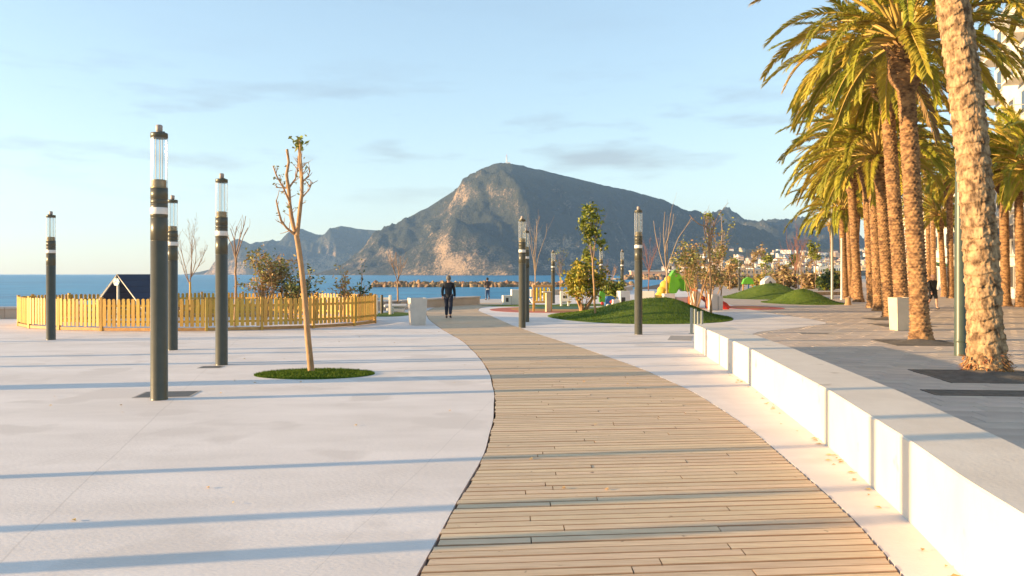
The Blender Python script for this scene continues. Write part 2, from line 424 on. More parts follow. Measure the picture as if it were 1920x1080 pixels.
# sea ---------------------------------------------------------------------------
M_sea = bpy.data.materials.new('sea_water'); M_sea.use_nodes = True
N = M_sea.node_tree.nodes; L = M_sea.node_tree.links; p = N['Principled BSDF']
p.inputs['Roughness'].default_value = .28; p.inputs['Specular IOR Level'].default_value = .10; p.inputs['IOR'].default_value = 1.33
tcn = N.new('ShaderNodeTexCoord'); mpn = N.new('ShaderNodeMapping'); mpn.inputs['Scale'].default_value = (.10,.32,1); L.new(tcn.outputs['Object'], mpn.inputs[0])
nz = N.new('ShaderNodeTexNoise'); nz.inputs['Scale'].default_value = .35; nz.inputs['Detail'].default_value = 8; nz.inputs['Roughness'].default_value = .65; L.new(mpn.outputs[0], nz.inputs['Vector'])
cr = N.new('ShaderNodeValToRGB'); cr.color_ramp.elements[0].position = .36; cr.color_ramp.elements[1].position = .66
cr.color_ramp.elements[0].color = (.002,.12,.27,1); cr.color_ramp.elements[1].color = (.015,.27,.45,1)
L.new(nz.outputs['Fac'], cr.inputs[0]); L.new(cr.outputs[0], p.inputs['Base Color'])
nb = N.new('ShaderNodeTexNoise'); nb.inputs['Scale'].default_value = 2.2; nb.inputs['Detail'].default_value = 7; L.new(mpn.outputs[0], nb.inputs['Vector'])
bp = N.new('ShaderNodeBump'); bp.inputs['Strength'].default_value = .8; bp.inputs['Distance'].default_value = .6; L.new(nb.outputs['Fac'], bp.inputs['Height']); L.new(bp.outputs[0], p.inputs['Normal'])
SEA = -1.5
o = MB().add([(-6500,-200,SEA),(6500,-200,SEA),(6500,7200,SEA),(-6500,7200,SEA)], [(0,1,2,3)]).build('sea', M_sea); tag(o, kind='structure')

# mountains ---------------------------------------------------------------------
def prof(x, pts): return np.interp(x, [p[0] for p in pts], [p[1] for p in pts])
def px_prof(Y0, pts, skl=0.0, skr=None):
    "silhouette points -> (X, height) on a ridge line Y = Y0 + sk*X (own slope on either side of X = 0)"
    out = []
    for x,y in pts:
        u = (x-CXP)/F; sk = skl if u < 0 or skr is None else skr; D = Y0/(1-sk*u); out.append((u*D, max(0, CH+(HOR-y)*D/F)))
    return out
MAIN = px_prof(3000, [(640,516),(690,478),(738,428),(765,413),(800,392),(850,357),(900,316),(930,302),(945,300),(962,302),(1000,314),(1060,330),(1120,343),(1180,356),(1240,373),(1290,396),(1330,416),(1400,432),(1500,452),(1600,480),(1760,516)], -.7, .45)
SPUR = px_prof(2300, [(690,516),(720,494),(750,478),(790,452),(825,425),(855,404),(885,425),(920,440),(950,462),(985,488),(1020,508),(1045,516)], -.9, .5)
SPUR2 = px_prof(2560, [(780,516),(860,455),(930,432),(985,408),(1040,392),(1090,415),(1130,450),(1180,480),(1230,516)], -.8, .5)
HEAD = px_prof(2600, [(376,515),(395,507),(420,500),(430,474),(447,448),(465,454),(480,461),(500,480),(520,516)], -1.2)
LEFT = px_prof(4500, [(440,516),(465,475),(480,457),(512,448),(530,458),(545,442),(556,432),(567,429),(590,438),(612,440),(622,429),(640,424),(680,429),(720,432),(735,429),(760,440),(850,470),(950,516)], -.15)
RGT = px_prof(4200, [(1180,516),(1260,440),(1330,409),(1380,417),(1420,418),(1432,415),(1448,413),(1490,412),(1512,420),(1540,431),(1600,452),(1700,485),(1800,516)], 0, .25)
def terrain(X, Y):
    wx = X + 70*(fbm(X/420, Y/420, 3, 3, 5)-.5); wy = Y + 110*(fbm(X/380, Y/380, 9, 3, 6)-.5)
    Z = np.zeros_like(X); OFF = np.full_like(X, 900.0)
    for P, Y0, skl, skr, wf, wb, pw in ((MAIN,3000,-.7,.45,800,900,1.1),(SPUR,2300,-.9,.5,260,420,1.2),(SPUR2,2560,-.8,.5,330,350,1.15),(HEAD,2600,-1.2,-1.2,330,420,1.5),(LEFT,4500,-.15,-.15,460,600,1.5),(RGT,4200,0,.25,1500,800,1.0)):
        t = wy - (Y0 + np.where(X < 0, skl, skr)*X); tt = np.where(t < 0, -t/wf, t/wb)
        z = prof(wx*.25+X*.75, P)*np.clip(1-tt**pw, 0, 1)
        up = z > Z; Z = np.where(up, z, Z); OFF = np.where(up, np.abs(t), OFF)
    z = Z
    rg = fbm((X+.25*Y)/300, Y/560, 1, 5, 11, True); fine = fbm(X/75, Y/95, 1, 5, 31, True); gul = fbm((X+.3*Y)/120, Y/430, 4, 4, 53, True)
    on = np.clip(z/60, 0, 1)
    z = z + on*((rg-.58)*210*np.clip(OFF/380, .05, 1)*np.clip(z/170,.25,1) + (fine-.5)*55*np.clip(OFF/260,.15,1) + (gul-.58)*125*np.clip(OFF/330,.04,1)*np.clip(z/120,.3,1))
    # gentle inhabited foot slope on the right
    side = np.clip((X-.13*Y-20)/260, 0, 1); side = side*side*(3-2*side)
    foot = np.clip((Y-1250)/1300, 0, 1)**1.2*78*side + 3*side*np.clip((Y-1150)/60,0,1)
    foot = foot + side*(fbm(X/150, Y/200, 2, 4, 77)-.5)*26*np.clip((Y-1250)/500,0,1)
    z = np.maximum(z-2, foot-6*(1-side))
    return np.where(z < .2, -7.0, z)
def grid_mesh(x0,x1,nx,y0,y1,ny):
    xs = np.linspace(x0,x1,nx); yy = np.linspace(y0,y1,ny); X,Y = np.meshgrid(xs,yy); Z = terrain(X,Y)
    v = np.stack([X,Y,Z],-1).reshape(-1,3)
    i = np.arange(ny-1)[:,None]*nx + np.arange(nx-1)[None,:]
    f = np.stack([i,i+1,i+nx+1,i+nx],-1).reshape(-1,4)
    keep = Z.reshape(-1)[f].max(1) > -6.5
    return v, f[keep]
def np_mesh(name, v, f, mats, smooth=True):
    me = bpy.data.meshes.new(name); me.vertices.add(len(v)); me.vertices.foreach_set('co', np.asarray(v,np.float32).ravel())
    k = f.shape[1]; me.loops.add(f.size); me.loops.foreach_set('vertex_index', f.ravel().astype(np.int32))
    me.polygons.add(len(f)); me.polygons.foreach_set('loop_start', (np.arange(len(f))*k).astype(np.int32)); me.polygons.foreach_set('loop_total', np.full(len(f),k,np.int32))
    for m in (mats if isinstance(mats,(list,tuple)) else [mats]): me.materials.append(m)
    me.update(); me.validate()
    if smooth: me.polygons.foreach_set('use_smooth', np.ones(len(me.polygons), bool))
    return me
def mountain_mat():
    m = bpy.data.materials.new('scrub_and_limestone'); m.use_nodes = True; N = m.node_tree.nodes; L = m.node_tree.links; p = N['Principled BSDF']
    p.inputs['Roughness'].default_value = .95; p.inputs['Specular IOR Level'].default_value = .05
    tcn = N.new('ShaderNodeTexCoord'); ge = N.new('ShaderNodeNewGeometry'); sx = N.new('ShaderNodeSeparateXYZ'); L.new(ge.outputs['Normal'], sx.inputs[0])
    mp_ = N.new('ShaderNodeMapping'); mp_.inputs['Scale'].default_value = (.006,.003,.006); L.new(tcn.outputs['Object'], mp_.inputs[0])
    n1 = N.new('ShaderNodeTexNoise'); n1.inputs['Scale'].default_value = 1.0; n1.inputs['Detail'].default_value = 10; n1.inputs['Roughness'].default_value = .72; L.new(mp_.outputs[0], n1.inputs['Vector'])
    n2 = N.new('ShaderNodeTexNoise'); n2.inputs['Scale'].default_value = 11; n2.inputs['Detail'].default_value = 6; n2.inputs['Roughness'].default_value = .7; L.new(mp_.outputs[0], n2.inputs['Vector'])
    # steeper and noisier = bare rock
    st = N.new('ShaderNodeMath'); st.operation = 'MULTIPLY_ADD'; L.new(sx.outputs['Z'], st.inputs[0]); st.inputs[1].default_value = -.75; L.new(n1.outputs['Fac'], st.inputs[2])
    ad = N.new('ShaderNodeMath'); ad.operation = 'MULTIPLY_ADD'; L.new(n2.outputs['Fac'], ad.inputs[0]); ad.inputs[1].default_value = .72; L.new(st.outputs[0], ad.inputs[2]); sp = N.new('ShaderNodeSeparateXYZ'); L.new(tcn.outputs['Object'], sp.inputs[0]); lo_ = N.new('ShaderNodeMapRange'); lo_.inputs['From Max'].default_value = 190; lo_.inputs['To Min'].default_value = .11; lo_.inputs['To Max'].default_value = -.215; L.new(sp.outputs['Z'], lo_.inputs['Value']); ad2 = N.new('ShaderNodeMath'); L.new(ad.outputs[0], ad2.inputs[0]); L.new(lo_.outputs[0], ad2.inputs[1]); ad = ad2
    n3 = N.new('ShaderNodeTexNoise'); n3.inputs['Scale'].default_value = 34; n3.inputs['Detail'].default_value = 3; L.new(mp_.outputs[0], n3.inputs['Vector']); ad3 = N.new('ShaderNodeMath'); ad3.operation = 'MULTIPLY_ADD'; L.new(n3.outputs['Fac'], ad3.inputs[0]); ad3.inputs[1].default_value = .55; L.new(ad.outputs[0], ad3.inputs[2]); ad = ad3
    cr = N.new('ShaderNodeValToRGB'); cr.color_ramp.elements[0].position = .52; cr.color_ramp.elements[1].position = .82
    cr.color_ramp.elements[0].color = (.050,.054,.036,1); cr.color_ramp.elements[1].color = (.44,.31,.19,1)
    k = cr.color_ramp.elements.new(.65); k.color = (.125,.105,.07,1)
    L.new(ad.outputs[0], cr.inputs[0]); L.new(cr.outputs[0], p.inputs['Base Color'])
    bp = N.new('ShaderNodeBump'); bp.inputs['Strength'].default_value = .9; bp.inputs['Distance'].default_value = 24; L.new(n2.outputs['Fac'], bp.inputs['Height']); L.new(bp.outputs[0], p.inputs['Normal'])
    return m
M_mtn = mountain_mat()
v, f = grid_mesh(-2000, 2800, 560, 1150, 5600, 380)
o = link('mountains', np_mesh('mountains', v, f, M_mtn)); tag(o, kind='structure')

# haze: one closed box of pale air round the whole scene
M_hz = bpy.data.materials.new('sea_haze'); M_hz.use_nodes = True; N = M_hz.node_tree.nodes; N.clear()
ho = N.new('ShaderNodeOutputMaterial'); hv = N.new('ShaderNodeVolumePrincipled')
hv.inputs['Color'].default_value = (.42,.66,1,1); hv.inputs['Density'].default_value = HAZE = .00009; hv.inputs['Anisotropy'].default_value = .2
M_hz.node_tree.links.new(hv.outputs[0], ho.inputs['Volume'])
o = MB().box((0,3500,260), (13400,7900,536)).build('haze', M_hz); tag(o, kind='stuff')
# ================================================================ OBJECTS
# ---- street lamps
M_lamp = mat('olive_grey_painted_steel', (.068,.063,.040), .36, var=(.08,.074,.048), scale=6, bump=.05, spec=.5)
M_band = mat('white_band', (.72,.68,.64), .5)
M_brass = mat('bronze_louvre', (.30,.22,.11), .35, metal=.6)
M_black = mat('black_rubber', (.02,.02,.02), .6)
M_sensor = mat('grey_sensor', (.34,.28,.25), .5)
def glass_mat(name, tint=(.93,.96,.98), refl=.30):
    m = bpy.data.materials.new(name); m.use_nodes = True; N = m.node_tree.nodes; L = m.node_tree.links; N.remove(N['Principled BSDF'])
    t = N.new('ShaderNodeBsdfTransparent'); t.inputs[0].default_value = (*tint,1); g_ = N.new('ShaderNodeBsdfGlossy'); g_.inputs['Roughness'].default_value = .08
    df = N.new('ShaderNodeBsdfDiffuse'); df.inputs[0].default_value = (.8,.76,.74,1)
    lw = N.new('ShaderNodeLayerWeight'); lw.inputs[0].default_value = .35
    mr = N.new('ShaderNodeMapRange'); mr.inputs['From Min'].default_value = .35; mr.inputs['To Min'].default_value = .05; mr.inputs['To Max'].default_value = .85; L.new(lw.outputs['Facing'], mr.inputs['Value'])
    m0 = N.new('ShaderNodeMixShader'); m0.inputs[0].default_value = .5; L.new(g_.outputs[0], m0.inputs[1]); L.new(df.outputs[0], m0.inputs[2])
    m1 = N.new('ShaderNodeMixShader'); L.new(mr.outputs[0], m1.inputs[0]); L.new(t.outputs[0], m1.inputs[1]); L.new(m0.outputs[0], m1.inputs[2])
    L.new(m1.outputs[0], N['Material Output'].inputs[0]); return m
M_glass = glass_mat('clear_lamp_glass')
r_ = .118
def groove(z, d=.004): return [(r_,z-.006),(r_-d,z-.004),(r_-d,z+.004),(r_,z+.006)]
lamp_parts = {
 'pole': (MB().lathe([(r_+.002,0),(r_+.002,.02),(r_,.022)] + groove(2.27) + groove(2.60) + [(r_,2.648)], 28).disc(r_,2.648,28), M_lamp),
 'light_band': (MB().lathe([(r_-.003,2.648),(r_+.001,2.652),(r_+.001,2.742),(r_-.003,2.746)], 28), M_band),
 'collar': (MB().lathe([(r_,2.746)] + groove(2.80) + groove(2.86) + [(r_,3.02),(r_-.02,3.022),(0,3.022)], 28), M_lamp),
 'louvre': (MB().lathe([(r_-.020,3.022)] + [p for i in range(6) for p in ((r_-.016,3.03+i*.02),(r_-.030,3.045+i*.02))] + [(0,3.15)], 24).lathe([(r_,3.022),(r_,3.034),(r_-.014,3.034)], 28), M_brass),
 'glass_tube': (MB().lathe([(r_-.002,3.036),(r_-.002,3.74)], 28).lathe([(r_-.009,3.74),(r_-.009,3.036)], 28), M_glass),
 'cap': (MB().lathe([(0,3.735),(r_-.012,3.736),(r_,3.742),(r_+.001,3.80),(r_-.004,3.812),(.05,3.822),(0,3.824)], 28).box((.06,0,3.827),(.03,.05,.02)), M_lamp),
}
lamp_parts['sensor'] = (MB().lathe([(.03,3.82),(.045,3.84),(.047,3.915),(.035,3.93),(0,3.932)], 16), M_sensor)
rods = MB()
for a in (-.62, 3.75, 1.57): rods.tube([(.052*math.cos(a),.052*math.sin(a),3.14),(.052*math.cos(a),.052*math.sin(a),3.737)], .006, 6)
lamp_parts['support_rod'] = (rods, mat('lamp_rod', (.25,.22,.18), .4, metal=.5))
lamp_me = {k: b.mesh(k, m_) for k,(b,m_) in lamp_parts.items()}
def lamp(loc, top, label, group='dark pole lamps around the plaza', rz=0, rad=1.0):
    t = empty('street_lamp', loc, rz, label, 'street lamp', group)
    h = (top-loc[2])/3.932; t.scale = (rad, rad, h)
    for k, me in lamp_me.items():
        if k == 'support_rod': link(k, me, t)
        else: link(k, me, t)
    return t
def lamp_px(x, yb, yt, label, d=None, **kw):
    p = GP(x, yb) if d is None else Vector(((x-CXP)*d/F, d, 0))
    top = CH-(yt-HOR)*p.y/F
    return lamp((p.x,p.y,0), top, label, **kw)
lamp_px(298.5,749,234,'tall dark pole lamp nearest the camera, rising from a square metal plate', rz=.3)
lamp_px(415.5,684,325,'dark pole lamp left of the bare tree in its round turf patch', rz=1.1)
lamp_px(323.5,656,366,'dark pole lamp just behind the nearest lamp, by the picket fence', rz=2)
lamp_px(95.5,637,396,'dark pole lamp on the far left in front of the picket fence', rz=3)
lamp_px(979,614.5,405,'dark pole lamp beside the right edge of the boardwalk', rz=4)
lamp_px(986.5,603.5,428,'dark pole lamp half hidden directly behind the lamp by the boardwalk', rz=5)
lamp_px(1197,627,387,'dark pole lamp in front of the large turf mound', rz=6)
lamp_px(1037,569,469,'dark pole lamp rising just right of the yellow tube chime frame', rz=1)
lamp_px(1127,565,465,'dark pole lamp behind the large yellow green bush', rz=1)
lamp_px(1166.5,562,468,'dark pole lamp behind the small round green bush', rz=1)
lamp_px(1256.5,556,484,'dark pole lamp behind the green climbing figure', rz=1)
lamp_px(1386,545,482,'distant pole lamp left of the rear turf mound, tallest of the far lamps there')
lamp_px(1413,534,490,'distant pole lamp behind the left shoulder of the rear turf mound')
lamp_px(1437.5,531,497,'tiny distant pole lamp above the crest of the rear turf mound')
lamp_px(1471,534,488,'distant pole lamp between the two rear turf mounds')
lamp_px(1512,541,481,'distant pole lamp above the right turf mound, left of the pair of lamps')
lamp_px(1532,534,503,'distant pole lamp just left of the far dark green bush')
lamp_px(1539.8,541,498,'distant pole lamp touching the left side of the far dark green bush')
lamp_px(1549,533,496,'distant pole lamp behind the far dark green bush')
# lamps of the same rows that stand just outside the picture on the left; their shadows cross the pavement
for i, (x, y, hh, w_) in enumerate(((-9.6,6.26,3.9,.62),(-10.2,4.55,3.9,.68),(-8.4,4.02,3.9,.9),(-25,.70,3.3,1),(-17.5,14.3,3.9,1),(-22,15.6,3.9,1),(-24,19.6,3.9,1))):
    lamp((x,y,0), hh, 'dark pole lamp of the row beyond the left edge of the picture', rad=w_)

# ---- metal cover plates in the paving
M_plate = mat('dark_metal_plate', (.09,.08,.07), .6, var=(.13,.115,.10), scale=5, bump=.15, metal=.3)
M_lid = mat('concrete_lid', (.34,.30,.27), .8, var=(.40,.36,.32), scale=4)
def plate(x, y, w, d, label, z=.004, m=M_plate, rz=0.0):
    p = GP(x, y); t = empty('cover_plate', (p.x,p.y,0), rz, label, 'cover plate', 'cover plates let into the paving')
    MB().box((0,0,z-.02),(w,d,.04), bev=.004).build('plate', m, t)
    f_ = MB()
    for a,b,c,e_ in ((0,d/2+.02,w+.08,.035),(0,-d/2-.02,w+.08,.035),(w/2+.022,0,.035,d),(-w/2-.022,0,.035,d)): f_.box((a,b,z-.022),(c,e_,.046))
    f_.build('frame', M_lid, t); return t
plate(314,739.5,.74,.55,'dark square cover plate at the foot of the nearest lamp', rz=.12)
plate(396,688.5,.36,.30,'small dark cover plate at the foot of the lamp near the bare tree', rz=.1)
plate(1276,634,.55,1.6,'grey paved strip at the far end of the bench wall', z=.004, m=M_lid, rz=-.25)
plate(1528,625.5,.85,.35,'narrow drain grate in the promenade paving beyond the bench wall', rz=-.08)

# ---- picket fence ring
M_pine = mat('yellow_pine_wood', (.50,.27,.035), .55, var=(.64,.39,.07), scale=3, stretch=(6,6,1), bump=.15, bscale=6, rnd=.16, detail=7, spots=((.28,.14,.04), 9, .68))
M_pine2 = mat('orange_pine_wood', (.40,.20,.06), .6, var=(.54,.30,.10), scale=3, stretch=(2,2,5), bump=.15, rnd=.12, detail=7)
FC = Vector((-11.3, 29.35)); FRX, FRY = 6.28, 4.25
fence = empty('picket_fence', (FC.x,FC.y,0), 0, 'low ring of yellow pine pickets enclosing the toy house and shrubs', 'fence')
NP = 20
def fpt(a): return Vector((FRX*math.cos(a), FRY*math.sin(a)))
# panel corners equally spaced along the outline
aa = np.linspace(0, 2*math.pi, 2001); seg = np.hypot(np.diff(FRX*np.cos(aa)), np.diff(FRY*np.sin(aa))); cum = np.concatenate([[0],np.cumsum(seg)])
corners = [fpt(float(np.interp(cum[-1]*k/NP, cum, aa))) for k in range(NP)]
pk = MB(); w, th, h0, h1 = .106, .02, .15, 1.02
prof_ = [(-w/2,h0),(w/2,h0),(w/2,h1-.03),(w/4,h1-.004),(0,h1),(-w/4,h1-.004),(-w/2,h1-.03)]
n = len(prof_); pk.add([(x,-th/2,z) for x,z in prof_]+[(x,th/2,z) for x,z in prof_], [list(range(n)), [n+i for i in range(n)][::-1]]+[(i,n+i,n+(i+1)%n,(i+1)%n) for i in range(n)])
pk_me = pk.mesh('picket', M_pine)
post_me = MB().box((0,0,.52),(.085,.085,1.04), bev=.008).box((0,0,1.055),(.10,.10,.03), bev=.01).mesh('post', M_pine)
rng = random.Random(8)
for k in range(NP):
    a, b = corners[k], corners[(k+1)%NP]; d = b-a; Ln = d.length; rz = math.atan2(d.y, d.x); nrm = Vector((d.y,-d.x)).normalized()
    link('post', post_me, fence, (a.x, a.y, 0), rz)
    for z in (.30,.80):
        MB().box((Ln/2,0,z),(Ln-.10,.035,.07), bev=.004).build('rail', M_pine, fence, loc=(a.x,a.y,0), rz=rz)
    MB().box((Ln/2,.0,.055),(Ln-.09,.045,.10), bev=.005).build('base_board', M_pine2, fence, loc=(a.x,a.y,.005), rz=rz)
    m = 10; 
    for i in range(m):
        s_ = (i+.72)/(m+.44); p = a + d*s_ + nrm*.029
        o = link('picket', pk_me, fence, (p.x,p.y,rng.uniform(-.012,.012)), rz+rng.uniform(-.02,.02))
        o.rotation_euler[1] = rng.uniform(-.012,.012)

# ---- toy house with slatted roof inside the fence
M_navy = mat('navy_roof_boards', (.022,.026,.055), .5, rnd=.1)
M_ltblue = mat('pale_blue_panel', (.15,.32,.44), .5)
M_whitew = mat('white_painted_wood', (.74,.70,.62), .5, var=(.66,.61,.52), scale=3)
c0 = PX(219,557,28.6); th_ = empty('toy_house', (c0.x, c0.y, 0), -.5, 'A-frame play house with dark slatted roof inside the picket fence', 'play house')
apex = 1.76; half = 1.55; ez = .45; dep = 1.5
sl = math.hypot(half, apex-ez); ang = math.atan2(apex-ez, half)
for sd in (-1,1):
    for i in range(6):
        s_ = (i+.5)/6; cx = sd*half*(1-s_) ; cz = ez+(apex-ez)*s_
        MB().box((cx, dep/2, cz+.03), (sl/6-.008, dep, .03), rot=(0, sd*ang, 0), bev=.004).build('roof_slat', M_navy, th_)
    for yy in (.03, dep-.03):
        MB().tube([(sd*half*.99, yy, ez-.01),(sd*.06, yy, apex-.04)], .026, 8).build('rafter', M_whitew, th_)
MB().tube([(0,.05,0),(0,.05,apex-.28)], .045, 8).build('king_post', M_whitew, th_)
hx = MB().prism([(.19*math.cos(R(60*k)), .15*math.sin(R(60*k))) for k in range(6)], -.015, .015); hp = hx.build('gable_plate', M_ltblue, th_, loc=(0,-.01,apex-.24)); hp.rotation_euler = (R(90),0,0)
bl = MB()
for x,z in ((0,.1),(-.13,-.02),(.13,-.02),(-.02,.02)): bl.box((x,-.03,apex-.24+z),(.03,.02,.03))
bl.build('bolt_set', M_pine, th_)
for sd in (-1,1): MB().box((sd*half, dep/2, .28),(.08,.08,.56)).build('leg', M_whitew, th_)

# ---- dog-run hurdles of white posts left of the boardwalk
M_whitep = mat('white_panel', (.74,.70,.64), .5, var=(.68,.63,.57), scale=2)
def hurdle(x, yb, yt, w_px, label, d):
    s_ = d/F; h = (yb-yt)*s_; w_ = w_px*s_; t = empty('hurdle', ((x-CXP)*s_, d, .0), 0, label, 'agility hurdle', 'white agility posts on the turf')
    for sx in (-1,1): MB().box((sx*(w_/2-.06),0,h/2),(.12,.14,h), bev=.02).build('post', M_whitep, t)
    MB().box((0,0,h-.16),(w_-.25,.06,.10), bev=.01).build('crossbar', M_whitep, t)
    return t
hurdle(719,590,553,31,'tall white pair of posts just right of the picket fence', 35.5)
hurdle(734,589,576,8,'short white stub post right of the tall white posts', 36)
o = tag(MB().tube([PX(716,588,35.0)*1.0 - Vector((0,0,.0)), PX(716,553,35.0)], .06, 10).build('bollard_pole', M_lamp), 'dark slim pole between the white posts beside the fence', 'pole')
hurdle(703,587,556,6,'narrow white post touching the right end of the picket fence', 35.8)
# white curved tunnel behind them
M_grey = mat('pale_grey_plastic', (.55,.53,.52), .5)
p = PX(742,583,38); t = empty('concrete_bench', (p.x,p.y,0), .1, 'low pale rounded bench behind the white agility posts', 'bench')
MB().box((0,0,.30),(1.1,.55,.16), bev=.06).build('seat', M_grey, t); MB().box((0,0,.11),(.85,.4,.22), bev=.04).build('plinth', M_grey, t)

# ---- tapered planters
def planter(x, yb, yt, wt, wb, label, d=None, rz=0.0, m=None):
    d = d or (CH*F/(yb-HOR)); s_ = d/F; h = (yb-yt)*s_; a, b = wt*s_/2, wb*s_/2
    t = empty('planter', ((x-CXP)*s_, d+b, 0), rz, label, 'planter', 'tapered white planters')
    i = .035; q = MB()
    def ring(r, z): return [(-r,-r,z),(r,-r,z),(r,r,z),(-r,r,z)]
    vs = ring(b*.97,0)+ring(b,.02)+ring(a,h-.01)+ring(a-.01,h)+ring(a-i,h)+ring(a-i-.01,h-.12)
    fs = [(4*l+k,4*l+(k+1)%4,4*l+4+(k+1)%4,4*l+4+k) for l in range(5) for k in range(4)]
    q.add(vs, fs).build('pot', m or M_planter, t)
    MB().add(ring(a-i-.008,h-.10), [(0,1,2,3)]).build('soil', M_sub, t)
    return t
M_planter = mat('rough_white_planter', (.62,.57,.51), .75, var=(.54,.49,.43), scale=3, bump=.15, spots=((.42,.30,.20), 4, .72))
planter(781,610,559,32,26,'tapered grey white planter beside the boardwalk right of the picket fence', rz=.32)
planter(1694,620,558,31,26,'tapered cream planter standing between palm trunks on the promenade', rz=.12, m=mat('cream_planter', (.62,.51,.38), .75, var=(.55,.45,.33), scale=3, bump=.15))

# ---- turf
M_turf = mat('artificial_turf', (.075,.125,.012), .85, var=(.12,.165,.02), scale=2.5, bump=.9, bscale=70, detail=8, spec=.2)
M_blade = mat('turf_blades', (.085,.14,.015), .8, island=.35, spec=.15, trans=.15)
def blades(name, pts, h, parent, m=M_blade):
    n = len(pts); a = np.random.RandomState(3).rand(n,4); ang = a[:,0]*6.283; L_ = h*(.6+.8*a[:,1]); w_ = .006+.004*a[:,2]
    dx, dy = np.cos(ang), np.sin(ang); P = np.asarray(pts)
    v = np.empty((n,3,3)); v[:,0] = P + np.stack([dx*w_,dy*w_,0*w_],-1); v[:,1] = P - np.stack([dx*w_,dy*w_,0*w_],-1)
    ln = (a[:,3]-.5)*L_*1.2; v[:,2] = P + np.stack([-dy*ln, dx*ln, L_],-1)
    o = link(name, np_mesh(name, v.reshape(-1,3), np.arange(3*n).reshape(-1,3), m, False), parent); tag(o, kind='stuff'); return o
def mound(c, rx, ry, h, label, cat, nb, bh, skew=0.0, group=None, rings=22, rz=0.0, pw=1.0):
    t = empty('turf_mound' if h > .1 else 'turf_patch', (c[0],c[1],0), rz, label, cat, group)
    zf = lambda r, a: h*(0.5+0.5*np.cos(np.pi*np.minimum(1,r)**pw))*(1+.06*np.sin(2*a+1)) + .012*(1-r)
    n = 72; rr = np.linspace(0,1,rings); A = np.arange(n)/n*2*np.pi
    vs = [(skew,0,float(zf(0.0,0)))]; fs = []
    for i in range(1,rings):
        for k in range(n):
            r = rr[i]; wob = 1+.012*math.sin(5*A[k]+c[0])
            vs.append((rx*r*math.cos(A[k])*wob+skew*(1-r)**1, ry*r*math.sin(A[k])*wob, float(zf(r,A[k]))))
    fs += [(0,1+k,1+(k+1)%n) for k in range(n)]
    for i in range(rings-2):
        for k in range(n):
            a_ = 1+i*n+k; b_ = 1+i*n+(k+1)%n; fs.append((a_,a_+n,b_+n,b_))
    edge = [1+(rings-2)*n+k for k in range(n)]
    base = len(vs); vs += [(vs[e_][0],vs[e_][1],-.02) for e_ in edge]; fs += [(edge[k],base+k,base+(k+1)%n,edge[(k+1)%n]) for k in range(n)]
    MB().add(vs, fs, 0, True).build('turf', M_turf, t)
    if nb:
        q = np.random.RandomState(int(abs(c[0]*10))); r = np.sqrt(q.rand(nb)); a = q.rand(nb)*2*np.pi
        pts = np.stack([rx*r*np.cos(a)+skew*(1-r), ry*r*np.sin(a), zf(r,a)-.004],-1); blades('grass_blades', pts, bh, t)
    return t
mound((-3.55,14.42), 1.07, .76, .015, 'round turf patch at the foot of the leaning bare tree', 'turf patch', 9000, .035)
mound((5.35,34.0), 3.80, 5.3, .75, 'large green turf mound in front of the playground', 'turf mound', 26000, .05, skew=1.0, group='green turf mounds')
mound((19.4,61), 3.7, 5.0, 1.05, 'rear turf mound farther from the camera, left of its smaller neighbour', 'turf mound', 6000, .06, skew=.5, group='green turf mounds')
mound((18.2,50.2), 2.35, 3.6, .82, 'small turf mound nearest the palm row, right of the other', 'turf mound', 6000, .06, group='green turf mounds')
for (x,y,rx,ry,lb) in ((732,589.5,1.05,2.0,'flat turf strip under the white agility posts'),(1010,573,4.0,1.6,'flat turf strip behind the yellow chime frame'),(1100,571,1.8,1.4,'flat turf strip behind the large yellow green bush')):
    p = GP(x,y); mound((p.x,p.y), rx, ry, .01, lb, 'turf patch', 0, 0, group='flat turf strips')
# coloured rubber flooring
def rubber(x0, x1, y0, y1, z, col, label):
    a, b = GP((x0+x1)/2, y0), GP((x0+x1)/2, y1); cy = (a.y+b.y)/2; ry = abs(a.y-b.y)/2; s_ = cy/F; rx = (x1-x0)/2*s_
    n = 48; cx = ((x0+x1)/2-CXP)*s_
    o = MB().prism([(cx+rx*math.cos(2*math.pi*k/n), cy+ry*math.sin(2*math.pi*k/n)) for k in range(n)], -.01, z).build('rubber_flooring', mat('rubber_'+label.split()[0], col, .85, var=tuple(c*.8 for c in col), scale=3))
    tag(o, label, 'rubber flooring')
rubber(918,1120,575.5,586.5,.004,(.52,.13,.08),'coral red rubber floor at the boardwalk side of the playground')
rubber(958,1125,575.3,584.0,.008,(.50,.24,.06),'orange rubber floor under the yellow chime frame')
rubber(985,1120,575.0,580.0,.012,(.03,.12,.07),'dark green rubber floor behind the yellow chime frame')
rubber(1352,1465,573.5,580.5,.004,(.55,.10,.06),'red rubber floor right of the large turf mound')
rubber(1372,1440,574.5,578.5,.008,(.62,.22,.06),'orange rubber floor inside the red one by the turf mounds')
# flat steel posts by the end of the wall
M_fin = mat('galvanised_fin', (.33,.34,.30), .45, metal=.3)
for x, yb, yt, d, lb in ((1296.5,626,577,24.1,'pale steel post nearest the wall end, left of four'),(1303.5,624,579,24.8,'pale steel post, second of four behind the wall end'),(1309.5,622,584,25.5,'short pale steel post, third of four behind the wall end'),(1316,621,583,26.2,'pale steel post, rightmost of four behind the wall end')):
    s_ = d/F; t = empty('steel_post', ((x-CXP)*s_, d, 0), .3, lb, 'post', 'steel posts at the end of the bench wall')
    hh = CH-(yt-HOR)*s_
    MB().box((0,0,hh/2),(.075,.05,hh), bev=.008).build('upright', M_fin, t); MB().box((0,0,.012),(.13,.12,.016)).build('foot_plate', M_fin, t)

